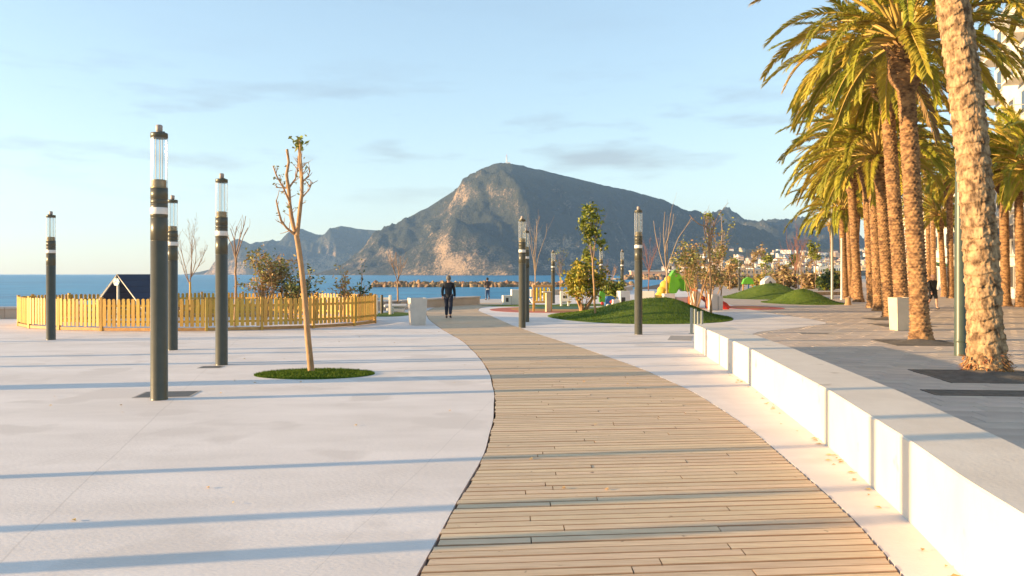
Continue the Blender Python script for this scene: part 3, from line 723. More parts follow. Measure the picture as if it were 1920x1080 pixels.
# ---- sea wall along the shore
M_sw = mat('sandstone_parapet', (.52,.42,.33), .8, var=(.44,.35,.27), scale=1.2, bump=.2)
M_coping = mat('pale_coping', (.58,.51,.45), .75, var=(.50,.44,.39), scale=2)
def seawall(pts, label):
    t = empty('sea_wall', (0,0,0), 0, label, 'wall', 'sea walls along the shore')
    pts = [Vector((x,y,0)) for x,y in pts]
    # resample into blocks about 2 m long
    out = [pts[0]]; 
    for a,b in zip(pts[:-1],pts[1:]):
        k = max(1, round((b-a).length/2.2))
        out += [a+(b-a)*(i+1)/k for i in range(k)]
    for a,b in zip(out[:-1],out[1:]):
        d = b-a; rz = math.atan2(d.y,d.x); L_ = d.length
        MB().box((0,0,.12),(L_-.004,.42,.56), bev=.01).build('wall_block', M_sw, t, loc=(*((a+b)/2).xy,0), rz=rz)
        MB().box((0,0,.44),(L_-.010,.54,.085), bev=.012).build('coping_stone', M_coping, t, loc=(*((a+b)/2).xy,0), rz=rz)
seawall([(-46,31.4),(-34,31.4),(-22.5,31.6),(-10.3,36.2),(-5.8,40.4),(-3.9,45.0),(-2.1,48.0)], 'low pale sea wall behind the picket fence, curving to the boardwalk end')
seawall([(1.6,69),(9,71.2),(14,94)], 'low pale sea wall behind the playground')

# ---- breakwater
rs = np.random.RandomState(5); rock_me = []
for k in range(7):
    bm = bmesh.new(); bmesh.ops.create_icosphere(bm, subdivisions=2, radius=1)
    q = rs.rand(3)*9
    for v_ in bm.verts:
        c_ = v_.co; n_ = float(fbm(c_.x*1.1+q[0], c_.y*1.1+q[1], c_.z*1.1+q[2], 3, k)); v_.co = c_*(.62+.75*n_)
        v_.co.z *= .8
    me = bpy.data.meshes.new('boulder'); bm.to_mesh(me); bm.free(); me.materials.append(M_rock); rock_me.append(me)
def breakwater(x0, x1, yb, label, n, hpx, d, name='breakwater', sc=1.0):
    t = empty(name, (0,0,0), 0, label, 'breakwater', 'rock breakwaters in the bay')
    rr = random.Random(n); s_ = d/F
    for i in range(n):
        u = (i+rr.random())/n; lay = i%3; x = (x0+(x1-x0)*u-CXP)*s_; row = (.1,.5,.8)[lay]+rr.uniform(-.1,.1); r = rr.uniform(.5,.95)*sc
        z = SEA + (.10,.62,.35)[lay]*hpx*s_*rr.uniform(.7,1.15); y = d + (row-.5)*4.5*sc
        o = link('boulder', rock_me[i%7], t, (x,y,z)); o.scale = (r*1.15, r, r*.85); o.rotation_euler = (rr.random()*3,rr.random()*3,rr.random()*6)
    return t
breakwater(702, 940, 539, 'long low rock breakwater in the sea behind the walking man', 230, 8.5, 205)
breakwater(930, 1185, 539, 'rock breakwater in the sea behind the playground, right of the walking man', 210, 8.0, 208)
breakwater(1170, 1262, 524, 'rocky harbour breakwater below the low pink building', 70, 8, 480, sc=2.2)
# ================================================================ PALMS
M_frond = mat('palm_leaflets', (.26,.285,.032), .5, var=(.48,.43,.06), scale=.9, rnd=.25, detail=3, spec=.35, trans=.35)
M_frond_y = mat('yellowing_palm_leaflets', (.52,.42,.045), .5, var=(.58,.44,.08), scale=.9, rnd=.2, spec=.3, trans=.25)
M_frond_d = mat('dry_palm_leaflets', (.24,.14,.06), .8, var=(.34,.21,.10), scale=2, rnd=.2)
M_rachis = mat('palm_midrib', (.50,.32,.08), .5, var=(.40,.30,.07), scale=2)
M_trunk = mat('palm_bark', (.10,.05,.024), .9, var=(.40,.225,.10), scale=5, stretch=(1,1,1.6), bump=.5, bscale=30, detail=10, lo=.38, hi=.62)
M_trunk2 = mat('shaggy_palm_bark', (.11,.062,.03), .95, var=(.47,.305,.165), scale=6, stretch=(1.6,1.6,1.0), bump=.6, bscale=24, detail=10, lo=.36, hi=.60)
def frond_mesh(e0, bend, L_, seed, leaf=.42, mats=None, nl=108):
    rr = random.Random(seed); n = 22; mb = MB(); p = Vector((0,0,0)); path = []; T = []
    for i in range(n+1):
        s_ = i/n; a = e0 - bend*s_**1.25; t = Vector((math.cos(a), 0, math.sin(a))); path.append(p.copy()); T.append(t); p = p + t*(L_/n)
    side_sway = rr.uniform(-.12,.12)
    for i in range(n+1): path[i].y += side_sway*(i/n)**2*L_
    mb.tube(path, [.042*(1-i/n)**.9+.005 for i in range(n+1)], 4, 1, caps=False)
    roll = rr.uniform(-.3,.3)
    for i in range(nl):
        s_ = .24+.76*(i+rr.random()*.5)/nl; f_ = s_*n; j = min(n-1,int(f_)); q = path[j].lerp(path[j+1], f_-j); t = T[j]
        N_ = Vector((-t.z,0,t.x)); S_ = Vector((0,1,0))
        N2 = N_*math.cos(roll)+S_*math.sin(roll); S2 = S_*math.cos(roll)-N_*math.sin(roll)
        prof_l = (.45+.55*math.sin(math.pi*min(1,s_*1.05)**.9)) if s_ < .9 else .62
        for sd in (-1,1):
            l = leaf*prof_l*rr.uniform(.85,1.1)*(.55 if s_ < .30 else 1)
            fw = .62+.5*s_+rr.uniform(-.12,.12)
            d = (t*fw + S2*sd*(.85-.25*s_) + N2*rr.uniform(.12,.48)).normalized()
            wv = d.cross(N2).normalized()*.5 + N2*rr.uniform(-.25,.25); wv = wv.normalized()*.020
            m1 = q + d*l*.5; d2 = (d + Vector((0,0,-.38-rr.random()*.25))).normalized(); m2 = m1 + d2*l*.5
            mb.add([q-wv*.5, q+wv*.5, m1+wv, m1-wv, m2], [(0,1,2,3),(3,2,4)])
    return mb.mesh('frond', mats or [M_frond, M_rachis])
FR = {}
CLS = [(84,56),(73,74),(60,90),(47,98),(34,98),(20,90),(6,78),(-20,50)]
for ci,(e_,b_) in enumerate(CLS):
    FR[ci] = [frond_mesh(R(e_), R(b_), 3.35 if ci < 6 else 2.9, ci*10+v_, mats=[M_frond_y if (ci+v_)%4 == 2 else M_frond, M_rachis]) for v_ in range(3)]
FR_DRY = [frond_mesh(R(-55), R(30), 2.3, 91+v_, mats=[M_frond_d, M_rachis], nl=46) for v_ in range(2)]
def trunk_mesh(name, h, r0, kind, seed, mat_, nz_per_m=62, na=64, flare=.1, crown=.0):
    nz = int(h*nz_per_m); z = np.linspace(-.05, h, nz+1); a = np.arange(na)/na*2*np.pi
    Z, A = np.meshgrid(z, a, indexing='ij')
    cx, cy = np.cos(A), np.sin(A)
    r = r0*(1-.10*Z/h) + flare*np.exp(-np.maximum(Z,0)/.28)
    r = r*(1+.05*(fbm(cx*.8+seed, cy*.8, Z*.8, 3, seed)-.5)*2)
    if kind == 'date':        # diamond pattern of cut leaf bases
        rowh = .088; Zw = Z + .03*(vnoise(cx*2, cy*2, Z*1.5, seed)-.5)
        row = np.floor(Zw/rowh); f_ = Zw/rowh-row; g_ = (A/(2*np.pi)*13 + .5*(row%2)) % 1.0
        tri = 1-np.abs(2*g_-1); lump = np.clip(f_*1.25,0,1)*np.where(f_>.82, (1-f_)/.18, 1)
        amp = .040*(.6+.8*vnoise(np.floor(A/(2*np.pi)*13+.5*(row%2)), row, 0, seed+3))
        r = r + amp*lump*(.35+.65*tri) - .02 + .02*(fbm(cx*8, cy*8, Z*8, 3, seed+5)-.5)
        r = r + crown*np.exp(-((Z-(h-.75))/.5)**4)
    else:                     # shaggy rings with torn fibres
        Zw = Z + .10*(fbm(cx*1.6, cy*1.6, Z*1.2, 3, seed)-.5)*2
        per = .21; k_ = Zw/per; row = np.floor(k_); f_ = k_-row
        saw = np.clip(1-f_*1.0, 0, 1)**.8
        tear = fbm(A*11, row*3.3+Z*2, 0, 3, seed+2)
        r = r + .033*saw*(.7+.4*tear) - .03 + .032*(fbm(cx*6, cy*6, Z*22, 4, seed+5)-.5) + .035*(fbm(cx*30, cy*30, Z*8, 2, seed+6)-.5)
        chunk = vnoise(A*3.2, Z*4.2, 0, seed+9); r = r + .07*np.clip(chunk-.66,0,1)*1.4*(cx*.5+.6)
        r = r + .05*np.exp(-np.maximum(Z,0)/.22)*(fbm(cx*7,cy*7,Z*9,3,seed+7))
    v = np.stack([r*cx + (.13*np.sin(np.pi*np.clip(Z,0,h)/h*1.25) if kind != 'date' else 0), r*cy, Z], -1).reshape(-1,3)
    i = np.arange(nz)[:,None]*na; k = np.arange(na)[None,:]
    f = np.stack([i+k, i+(k+1)%na, i+na+(k+1)%na, i+na+k], -1).reshape(-1,4)
    return np_mesh(name, v, f, mat_, smooth=False)
H0 = 8.0
TR = [trunk_mesh('trunk', H0, .24, 'date', 3+k*7, M_trunk, crown=c_, flare=.12) for k, c_ in enumerate((.22,.04,.12))]
def boots_mesh(seed):
    "crown base: stubs of cut leaf stalks"
    mb = MB(); rr = random.Random(seed)
    for i in range(70):
        a = i*2.39996; z = -.75+ .8*i/70; rad = .30+.06*math.sin(i)
        o_ = Vector((math.cos(a)*rad, math.sin(a)*rad, z)); d = Vector((math.cos(a), math.sin(a), .9)).normalized(); s_ = Vector((-math.sin(a), math.cos(a),0))
        l = rr.uniform(.14,.28); w_ = rr.uniform(.05,.08); n_ = d.cross(s_)
        b_ = [o_-s_*w_-n_*.02, o_+s_*w_-n_*.02, o_+s_*w_+n_*.03, o_-s_*w_+n_*.03]; t_ = [p+d*l for p in (o_-s_*w_*.55-n_*.01, o_+s_*w_*.55-n_*.01, o_+s_*w_*.55+n_*.02, o_-s_*w_*.55+n_*.02)]
        mb.add(b_+t_, [(0,1,5,4),(1,2,6,5),(2,3,7,6),(3,0,4,7),(4,5,6,7)])
    return mb.mesh('crown_base', mat('cut_stalks', (.30,.17,.07), .8, var=(.44,.27,.11), scale=5, island=.3))
BOOT = [boots_mesh(5), boots_mesh(6)]
def palm(base, ztop, label, lean=(0,0), n=44, seed=0, rad=1.0, crown=1.0, tm=None, group='date palms along the promenade', cmax=7, spin=None):
    rr = random.Random(seed); h = ztop-base[2]
    t = empty('palm_tree', base, rr.random()*6.28, label, 'palm tree', group)
    d = Vector((lean[0], lean[1], h)); q = Vector((0,0,1)).rotation_difference(d.normalized()); L_ = d.length
    t.rotation_mode = 'QUATERNION'; t.rotation_quaternion = q @ Euler((0,0,rr.random()*6.28 if spin is None else spin)).to_quaternion()
    tr = link('trunk', tm or TR[seed%3], t); tr.scale = (rad, rad, L_/H0)
    b = link('crown_base', BOOT[seed%2], t, (0,0,L_)); b.scale = (rad,rad,1)
    for i in range(n):
        c = min(cmax-1, int((i/n)**.85*8)); me = FR[c][rr.randrange(3)]
        o = link('frond', me, t, (0,0,L_-.15+.25*(1-c/8)), i*2.39996+rr.uniform(-.2,.2)); s_ = crown*rr.uniform(.86,1.1); o.scale = (s_,s_,s_)
        o.location.x = .16*math.cos(o.rotation_euler[2]); o.location.y = .16*math.sin(o.rotation_euler[2])
    for i in range(1 if seed%2 else 0):
        o = link('dry_frond', FR_DRY[i%2], t, (0,0,L_-.5), rr.random()*6.28); o.scale = (crown*.9,)*3
    return t
def palm_px(xb, yb, xt, yt, label, d=None, **kw):
    b = GP(xb, yb) if d is None else Vector(((xb-CXP)*d/F, d, 0)); tp = PX(xt, yt, b.y)
    return palm((b.x,b.y,-.02), tp.z, label, lean=(tp.x-b.x, 0), **kw)
TR_BIG = trunk_mesh('trunk', 9.6, .292, 'shag', 21, M_trunk2, nz_per_m=60, na=110, flare=.11)
b = GP(1851,704)
P1 = palm((b.x,b.y,-.02), 9.4, 'large palm nearest the camera with pale shaggy ringed trunk', lean=((1781-1851)*b.y/F*9.4/6.64, 0), n=46, seed=1, tm=TR_BIG, crown=1.0, spin=0)
rf = MB(); rr = random.Random(9)
for i in range(340):
    a = rr.random()*6.283; z = rr.random()**1.6*.42; r1 = .30+.11*math.exp(-z/.28); o_ = Vector((math.cos(a)*r1, math.sin(a)*r1, z)); d = Vector((math.cos(a)*rr.uniform(.2,.9), math.sin(a)*rr.uniform(.2,.9), rr.uniform(-1,.3))).normalized(); l = rr.uniform(.05,.13); w_ = rr.uniform(.008,.02); s_ = Vector((-math.sin(a), math.cos(a), 0))
    rf.add([o_-s_*w_, o_+s_*w_, o_+d*l+s_*w_*.4, o_+d*l-s_*w_*.4, o_+d*l*.6+Vector((math.cos(a),math.sin(a),0))*.02],[(0,1,4),(1,2,4),(2,3,4),(3,0,4)])
o = rf.build('root_fringe', mat('orange_root_fibre', (.40,.18,.06), .95, var=(.20,.08,.03), scale=20, island=.3), P1); o['kind'] = 'stuff'
for o in P1.children:
    if o.name.startswith('trunk'): o.scale = (1,1,o.scale[2]*H0/9.6)
palm_px(1727,640,1694,72,'tall palm with a swollen crown base, second trunk from the camera', n=72, seed=3, rad=1.0, crown=1.16)
palm_px(1694,609,1660,150,'palm whose trunk rises behind the cream planter', n=66, seed=7, rad=1.05, crown=1.2)
palm_px(1668,597,1648,292,'palm just left of the cream planter palm, with leaning trunk', n=62, seed=8, rad=.98, crown=1.25)
palm_px(1648,583,1632,240,'palm behind the leaning trunk left of the planter, fifth in the row', n=60, seed=13, rad=1.0, crown=1.25)
palm_px(1635,577,1622,300,'slim palm in the middle of the long row of trunks', n=54, seed=14, rad=.95, crown=1.25)
palm_px(1610,566,1594,318,'palm with thick trunk and flared foot near the left end of the row', n=62, seed=15, rad=1.15, crown=1.3)
palm_px(1600,561,1612,330,'slim palm just right of the flared trunk in the row', n=54, seed=16, rad=.9, crown=1.25, d=60)
palm_px(1585,560,1578,395,'low crowned palm at the left end of the row', n=58, seed=20, rad=1.0, crown=1.25)
palm_px(1595,558,1590,355,'palm between the end palm and the flared trunk', n=54, seed=21, rad=1.0, crown=1.25, d=66)
palm_px(1562,545,1558,422,'thin distant palm beyond the end of the palm row', n=30, seed=22, rad=.75, crown=1.0, d=92)
# second row on the right
palm_px(1886,571,1881,322,'palm of the second row just right of the big shaggy trunk', n=62, seed=24, rad=1.05, crown=1.1, d=45)
palm_px(1914,572,1909,318,'palm of the second row at the right edge of the picture', n=62, seed=25, rad=1.0, crown=1.1, d=44)
palm_px(1771,556,1762,404,'short palm of the second row behind the runner', n=48, seed=26, rad=.95, d=64)
palm_px(1783,557,1780,330,'tall palm of the second row next to the green pole', n=54, seed=27, rad=.95, d=60)
palm_px(1751,551,1749,380,'palm of the second row left of the runner', n=45, seed=28, rad=.95, d=74)
palm_px(1742,548,1738,300,'distant palm seen between the two big trunks', n=45, seed=30, rad=.9, d=80)
palm_px(1950,575,1938,318,'palm just outside the right edge whose fronds hang into the picture', n=62, seed=31, rad=1.0, crown=1.2, d=36)
palm_px(2035,600,2010,-60,'palm beyond the right edge whose upper fronds reach into the picture', n=62, seed=33, rad=1.0, crown=1.2, d=26)

# tree pits
M_soil = mat('pit_soil', (.09,.075,.06), .95, var=(.15,.125,.10), scale=6, bump=.6, bscale=30)
def pit(x, y, w_, d_, label, rz=-.087, hm=.10):
    c = GP(x, y); t = empty('tree_pit', (c.x,c.y,0), rz, label, 'tree pit', 'square soil pits around the palm feet')
    n = 14; vs = []; fs = []; q = np.random.RandomState(7)
    for i in range(n+1):
        for j in range(n+1):
            u, v_ = i/n*2-1, j/n*2-1; r = math.hypot(u,v_); vs.append((u*w_/2, v_*d_/2, .006 + hm*max(0,1-r*1.15)**1.0 + q.rand()*.012*(max(abs(u),abs(v_)) < .99)))
    for i in range(n):
        for j in range(n): a_ = i*(n+1)+j; fs.append((a_, a_+n+1, a_+n+2, a_+1))
    MB().add(vs, fs, 0, True).build('soil', M_soil, t)
    f_ = MB()
    for a_,b_,c_,e_ in ((0,d_/2+.03,w_+.12,.055),(0,-d_/2-.03,w_+.12,.055),(w_/2+.032,0,.055,d_),(-w_/2-.032,0,.055,d_)): f_.box((a_,b_,.0),(c_,e_,.022))
    f_.build('steel_edging', M_plate, t)
pit(1853,706,1.9,1.7,'dark square soil pit around the big shaggy palm', hm=.16)
pit(1724,643,1.7,1.7,'soil pit around the swollen crowned palm')
pit(1690,610,1.6,1.6,'soil pit behind the cream planter')
pit(1666,598.5,1.5,1.5,'soil pit at the leaning palm left of the planter')
pit(1890,738,2.2,.45,'narrow dark grate strip in the shaded promenade in front of the big palm', hm=.0)
# tall green pole
p = GP(1801,667); t = empty('light_pole', (p.x,p.y,0), 0, 'tall grey green steel pole left of the big shaggy palm', 'pole')
M_gpole = mat('grey_green_steel', (.055,.075,.058), .38, var=(.07,.09,.07), scale=4)
MB().lathe([(.128,0),(.128,.05),(.126,.06),(.122,2.2),(.095,5.0),(.07,8.8),(0,8.8)], 28).build('shaft', M_gpole, t)
MB().lathe([(.131,.30),(.134,.31),(.134,.36),(.131,.37)], 28).build('collar', M_gpole, t)
q = MB().tube([(0,0,8.6),(-.3,0,8.95),(-1.3,0,9.1)], [.05,.045,.035], 10); q.box((-1.6,0,9.08),(.7,.25,.09), bev=.03); q.build('lamp_arm', M_gpole, t)
p = GP(1578,562); t = empty('white_pole', (p.x,p.y,0), 0, 'slim white pole at the left end of the palm row', 'pole'); 
MB().lathe([(.10,0),(.10,.1),(.07,.12),(.06,4.2),(0,4.2)], 14).build('shaft', M_whitep, t); MB().lathe([(.07,4.2),(.09,4.22),(.05,4.34),(0,4.36)],12).build('finial', M_whitep, t)
p = GP(1618,566); t = empty('white_pole', (p.x+.4,p.y+6,0), 0, 'tall slim pale pole half hidden in the palm row', 'pole'); 
MB().lathe([(.09,0),(.08,8.2),(0,8.2)], 14).build('shaft', M_fin, t); MB().box((-.3,0,8.2),(.7,.2,.1), bev=.03).build('lamp_head', M_fin, t)

# ---- buildings behind the palms
M_bld = mat('white_render', (.72,.67,.60), .8, var=(.66,.61,.54), scale=.5)
M_bld2 = mat('cream_render', (.60,.50,.38), .8, var=(.54,.45,.34), scale=.5)
M_win = mat('window_glass', (.05,.06,.07), .12, spec=.6)
M_frame = mat('window_frame', (.55,.50,.44), .6)
M_rail = mat('balcony_rail', (.45,.43,.40), .4, metal=.3)
M_awn = mat('green_awning_cloth', (.02,.12,.05), .7)
FD = Vector((.338,.941,0)); FN = Vector((-.941,.338,0))       # along the facade, outward to the sea
def building(s0, s1, hgt, fl, label, m, dep=12, balc=True, seed=0):
    O = Vector((33.0,48,0)); a = O+FD*s0; L_ = s1-s0; rz = math.atan2(FD.y,FD.x)
    t = empty('apartment_building', (a.x,a.y,0), rz, label, 'building', 'buildings behind the palms')
    # local frame: +x along facade, +y = outward
    MB().box((L_/2,-dep/2,hgt/2),(L_,dep,hgt)).build('wall', m, t)
    MB().box((L_/2,-dep/2,hgt+.2),(L_+.5,dep+.5,.35), bev=.04).build('cornice', m, t)
    fh = hgt/fl; nw = max(2,int(L_/3.2)); rr = random.Random(seed)
    wf = MB().box((0,.03,0),(1.5,.10,1.7)).mesh('window_frame', M_frame); wg = MB().box((-.33,.085,0),(.62,.03,1.5)).box((.33,.085,0),(.62,.03,1.5)).mesh('pane', M_win)
    bs = MB().box((0,.6,-.08),(2.7,1.2,.16)).mesh('balcony_slab', m)
    br = MB()
    for i in range(14): br.box((-1.3+i*.2,1.15,.5),(.03,.03,1.0))
    br.box((0,1.15,1.02),(2.7,.06,.06)); br.box((-1.32,.6,1.02),(.05,1.1,.05)); br.box((1.32,.6,1.02),(.05,1.1,.05)); br = br.mesh('railing', M_rail)
    for f_ in range(fl):
        for i in range(nw):
            x = (i+.5)*L_/nw; z = f_*fh+fh*.52
            w_ = link('window', wf, t, (x,0,z)); link('pane', wg, w_)
            if balc and f_ > 0 and i%2 == 0:
                b_ = link('balcony', bs, t, (x,0,f_*fh+.1)); link('railing', br, b_)
    # windows on the end that faces the camera
    for f_ in range(fl):
        for y in (-3,-7.5):
            w_ = link('window', wf, t, (0,y,f_*fh+fh*.52), R(90)); link('pane', wg, w_)
    return t
building(-30,-3,19,6,'white apartment block beyond the right edge of the picture', M_bld, seed=1)
building(-1,17.5,21.5,7,'tall white apartment block at the upper right behind the palm crowns', M_bld, seed=2)
b2 = building(19.5,48,10.5,3,'low white building behind the second row of palms', M_bld, seed=3)
MB().box((20,1.5,3.0),(6,3.2,.12), rot=(.25,0,0)).build('awning', M_awn, b2); MB().box((20,2.9,2.2),(6,.06,1.5)).build('awning_front', M_awn, b2)
building(51,82,13,4,'cream building farther along the promenade behind the palms', M_bld2, seed=4)
building(86,130,11,3,'distant white building at the far end of the palm promenade', M_bld, seed=5)
# ================================================================ TREES AND SHRUBS
M_bark = mat('sapling_bark', (.30,.17,.08), .85, var=(.44,.27,.14), scale=6, stretch=(3,3,1), bump=.3, bscale=20)
M_twig = mat('grey_brown_twigs', (.22,.14,.09), .85, var=(.30,.20,.13), scale=6)
M_pale = mat('pale_stems', (.40,.30,.20), .85, var=(.32,.23,.15), scale=6)
M_twig_r = mat('reddish_twigs', (.26,.11,.07), .85)
M_leaf_yg = mat('yellow_green_leaves', (.21,.23,.025), .55, island=.4, trans=.25)
M_leaf_y = mat('golden_leaves', (.36,.28,.03), .6, island=.35, trans=.25)
M_leaf_g = mat('dark_green_leaves', (.04,.075,.02), .6, island=.4, trans=.2)
M_leaf_b = mat('brown_leaves', (.36,.25,.11), .7, island=.45, trans=.2)
M_leaf_o = mat('olive_leaves', (.22,.225,.065), .65, island=.4, trans=.2)
def rdir(d, ang, rr):
    u, w_ = perp(d); a = rr.random()*6.283
    return (d*math.cos(ang) + (u*math.cos(a)+w_*math.sin(a))*math.sin(ang)).normalized()
def limb(mb, p, d, L_, r, rr, lvl, tips, up=.25, kids=(2,4), ang=(.4,.9), shrink=.6, seg=5, jit=.12, mi=0):
    path = [p]; rad = [r]; q = p
    for i in range(seg):
        d = (d + Vector((rr.gauss(0,jit), rr.gauss(0,jit), rr.gauss(0,jit)+up*.2))).normalized(); q = q + d*(L_/seg); path.append(q); rad.append(r*(1-.6*(i+1)/seg))
    mb.tube(path, rad, 6 if r > .012 else 4, mi, caps=False)
    tips.append(path[-1]); tips.append(path[-2])
    if lvl > 0:
        for k in range(rr.randint(*kids)):
            t = rr.uniform(.3,1); i = min(seg-1,int(t*seg)); b = path[i].lerp(path[i+1], t*seg-i)
            nd = rdir((path[i+1]-path[i]).normalized(), rr.uniform(*ang), rr); nd = (nd+Vector((0,0,up))).normalized()
            limb(mb, b, nd, L_*shrink*rr.uniform(.7,1.1), max(.0025, r*.5*(1-.4*t)), rr, lvl-1, tips, up, kids, ang, shrink, seg, jit, mi)
def leaf_cards(pts, size, m, name, parent, per=6, spread=.12, seed=0, stretch=1.9):
    rs = np.random.RandomState(seed); P = np.repeat(np.asarray([tuple(p) for p in pts]), per, 0); n = len(P)
    P = P + rs.normal(0, spread, (n,3)); s_ = size*(.6+.8*rs.rand(n))[:,None]
    a = rs.normal(0,1,(n,3)); a[:,2] *= .6; a /= np.linalg.norm(a,axis=1)[:,None]; b = np.cross(a, rs.normal(0,1,(n,3))); b /= np.linalg.norm(b,axis=1)[:,None]
    v = np.empty((n,4,3)); v[:,0] = P - a*s_*stretch*.5; v[:,1] = P + b*s_*.5; v[:,2] = P + a*s_*stretch*.5; v[:,3] = P - b*s_*.5
    o = link(name, np_mesh(name, v.reshape(-1,3), np.arange(4*n).reshape(-1,4), m, False), parent); o['kind'] = 'stuff'; return o

# the leaning bare tree in the turf patch, drawn from its limbs
def px_path(pts, d, base, dy=None):
    out = []
    for i, p in enumerate(pts):
        q = PX(p[0], p[1], d); 
        if len(p) > 2: q.y += p[2]
        out.append(q - base)
    return out
b0 = GP(584,699); t = empty('bare_tree', b0, 0, 'leaning pruned tree with two bare limbs in the round turf patch', 'tree')
mb = MB(); D = b0.y; rr = random.Random(12)
tr = px_path([(584,702),(581,670),(577,630),(574,590),(570,545),(565,500),(560,465),(556,440)], D, b0)
mb.tube(tr, [.062,.058,.055,.052,.050,.048,.047,.046], 10)
mb.build('trunk', M_bark, t)
mb = MB(); tips = []
mains = [([(557,446),(549,425,.05),(543,405,.12),(538,380,.2),(534,350,.25),(530,325,.25),(533,300,.3),(529,275,.32)], .034),
         ([(557,446),(561,420,-.05),(565,395,-.1),(570,365,-.14),(571,340,-.18),(568,310,-.2),(567,285,-.2),(565,266,-.22)], .034),
         ([(552,439),(540,428,-.1),(533,415,-.2),(529,395,-.25),(527,378,-.3)], .02),
         ([(538,378,.2),(530,352,.05),(520,330,-.05),(515,312,-.1)], .016),
         ([(534,350,.25),(543,330,.4),(546,310,.45),(545,285,.5)], .015),
         ([(571,345,-.18),(574,320,-.3),(573,295,-.34),(571,268,-.34)], .016),
         ([(570,372,-.14),(580,355,.0),(583,340,.1)], .011),
         ([(534,350,.25),(522,349,.3),(508,348,.3)], .012),
         ([(571,345,-.18),(583,332,-.2),(587,322,-.2)], .01)]
for pts, r in mains:
    p = px_path(pts, D, b0); n = len(p); r *= 1.25; mb.tube(p, [r*(1-.45*i/(n-1))*(1+.12*math.sin(i*2.4+r*90)) for i in range(n)], 7, caps=False)
    for k in range(int(4+n*1.6)):
        u = rr.uniform(.12,1); i = min(n-2,int(u*(n-1))); q = p[i].lerp(p[i+1], u*(n-1)-i)
        nd = rdir((p[i+1]-p[i]).normalized(), rr.uniform(.6,1.3), rr)
        limb(mb, q, nd, rr.uniform(.06,.2), .009, rr, 1, tips, up=.3, kids=(0,1), seg=3)
mb.build('branches', M_bark, t)
lp = [p for p in px_path([(565,268,-.22),(570,270,-.34),(567,275,-.25),(572,274,-.3),(562,272,-.2)], D, b0)]
leaf_cards(lp, .055, M_leaf_yg, 'leaves', t, per=9, spread=.06, seed=4)
leaf_cards(rr.sample(tips, 40), .03, M_leaf_o, 'small_leaves', t, per=2, spread=.02, seed=6)

def sapling(xb, yb, xt, yt, label, d=None, r=.04, kind='bare', seed=0, fork=.55, spread=.35, lvl=2, m=None, leaf=None, leaf_n=0, lsize=.06, group=None, nl=4, name='young_tree', L0=None, lspread=.08, kids=(2,4), stake=False):
    b = GP(xb, yb) if d is None else Vector(((xb-CXP)*d/F, d, 0)); top = PX(xt, yt, b.y); h = top.z; rr = random.Random(seed)
    t = empty(name, b, 0, label, 'tree', group)
    lean = Vector((top.x-b.x, 0, h)); mb = MB(); n = 8
    path = [Vector((lean.x*(i/n)+rr.gauss(0,.02)*(i > 0), rr.gauss(0,.03)*(i > 0), h*fork*i/n)) for i in range(n+1)]
    for i in range(n+1): path[i].x = lean.x*(path[i].z/h) + (rr.gauss(0,.015) if i else 0)
    mb.tube(path, [r*(1-.35*i/n) for i in range(n+1)], 8); mb.build('trunk', m or M_bark, t)
    mb = MB(); tips = []; L_ = L0 or h*(1-fork)*.95
    for k in range(nl):
        a = 6.283*k/nl + rr.random(); sp = spread*rr.uniform(.4,1.1)
        d_ = Vector((math.cos(a)*sp, math.sin(a)*sp, 1)).normalized()
        st = path[-1].lerp(path[-3], rr.random()*.8 if k else 0)
        limb(mb, st, d_, L_*rr.uniform(.75,1.0), r*.5, rr, lvl, tips, up=.35, kids=kids, ang=(.3,.8), shrink=.45)
    mb.build('branches', m or M_twig, t)
    if leaf_n: leaf_cards(rr.sample(tips, min(len(tips), leaf_n)), lsize, leaf or M_leaf_yg, 'leaves', t, per=8, spread=lspread, seed=seed)
    if stake: MB().tube([(.14,-.1,0),(.10,-.06,1.5)], .035, 8).build('stake', M_pine, t)
    return t
sapling(441,608,445,393,'pruned bare tree inside the picket fence, right of the second lamp', r=.05, seed=3, fork=.62, spread=.28, lvl=1, nl=5, d=27.5)
sapling(353,603,362,425,'small bushy bare tree tied to a stake inside the picket fence', r=.035, seed=5, fork=.45, spread=.55, lvl=3, nl=6, d=31, stake=True, kids=(3,5))
sapling(746,582,745,462,'thin bare tree standing on the shore behind the grey planter', r=.05, seed=7, fork=.45, spread=.5, lvl=2, nl=5, d=40)
sapling(1003,572,1004,392,'bundle of tall bare stems behind the lamps at the boardwalk', r=.04, seed=9, fork=.30, spread=.07, lvl=1, nl=6, d=45, kids=(1,2), m=M_pale)
def leafy_top(t, base, clumps, d, size, m, seed):
    pts = [PX(x,y,d)-base for x,y in clumps]
    return pts
# tall slim leafy tree on the mound
tt = sapling(1117,592,1106,392,'tall slim leafy tree on the left slope of the large turf mound', r=.048, seed=11, fork=.6, spread=.25, lvl=1, nl=4, d=32.6)
bb = Vector(((1117-CXP)*32.6/F, 32.6, 0)); cl = [(1098,395),(1104,404),(1096,412),(1110,408),(1100,424),(1112,420),(1092,418),(1107,432),(1118,414),(1102,442),(1112,440),(1098,432),(1108,450),(1118,437),(1104,390),(1128,457),(1112,396),(1130,460)]
leaf_cards([PX(x,y,32.6)-bb + Vector((0,random.Random(i).uniform(-.3,.3),0)) for i,(x,y) in enumerate(cl)], .085, M_leaf_yg, 'foliage', tt, per=42, spread=.12, seed=2)
leaf_cards([PX(x,y,32.6)-bb for x,y in cl[4:16]], .075, M_leaf_g, 'dark_leaves', tt, per=9, spread=.14, seed=3)
tt = sapling(1333,588,1327,377,'bare pruned tree with a few leaves on the right slope of the large turf mound', r=.058, seed=15, fork=.68, spread=.28, lvl=2, nl=5, d=33.5, leaf=M_leaf_yg, leaf_n=14, lsize=.06)
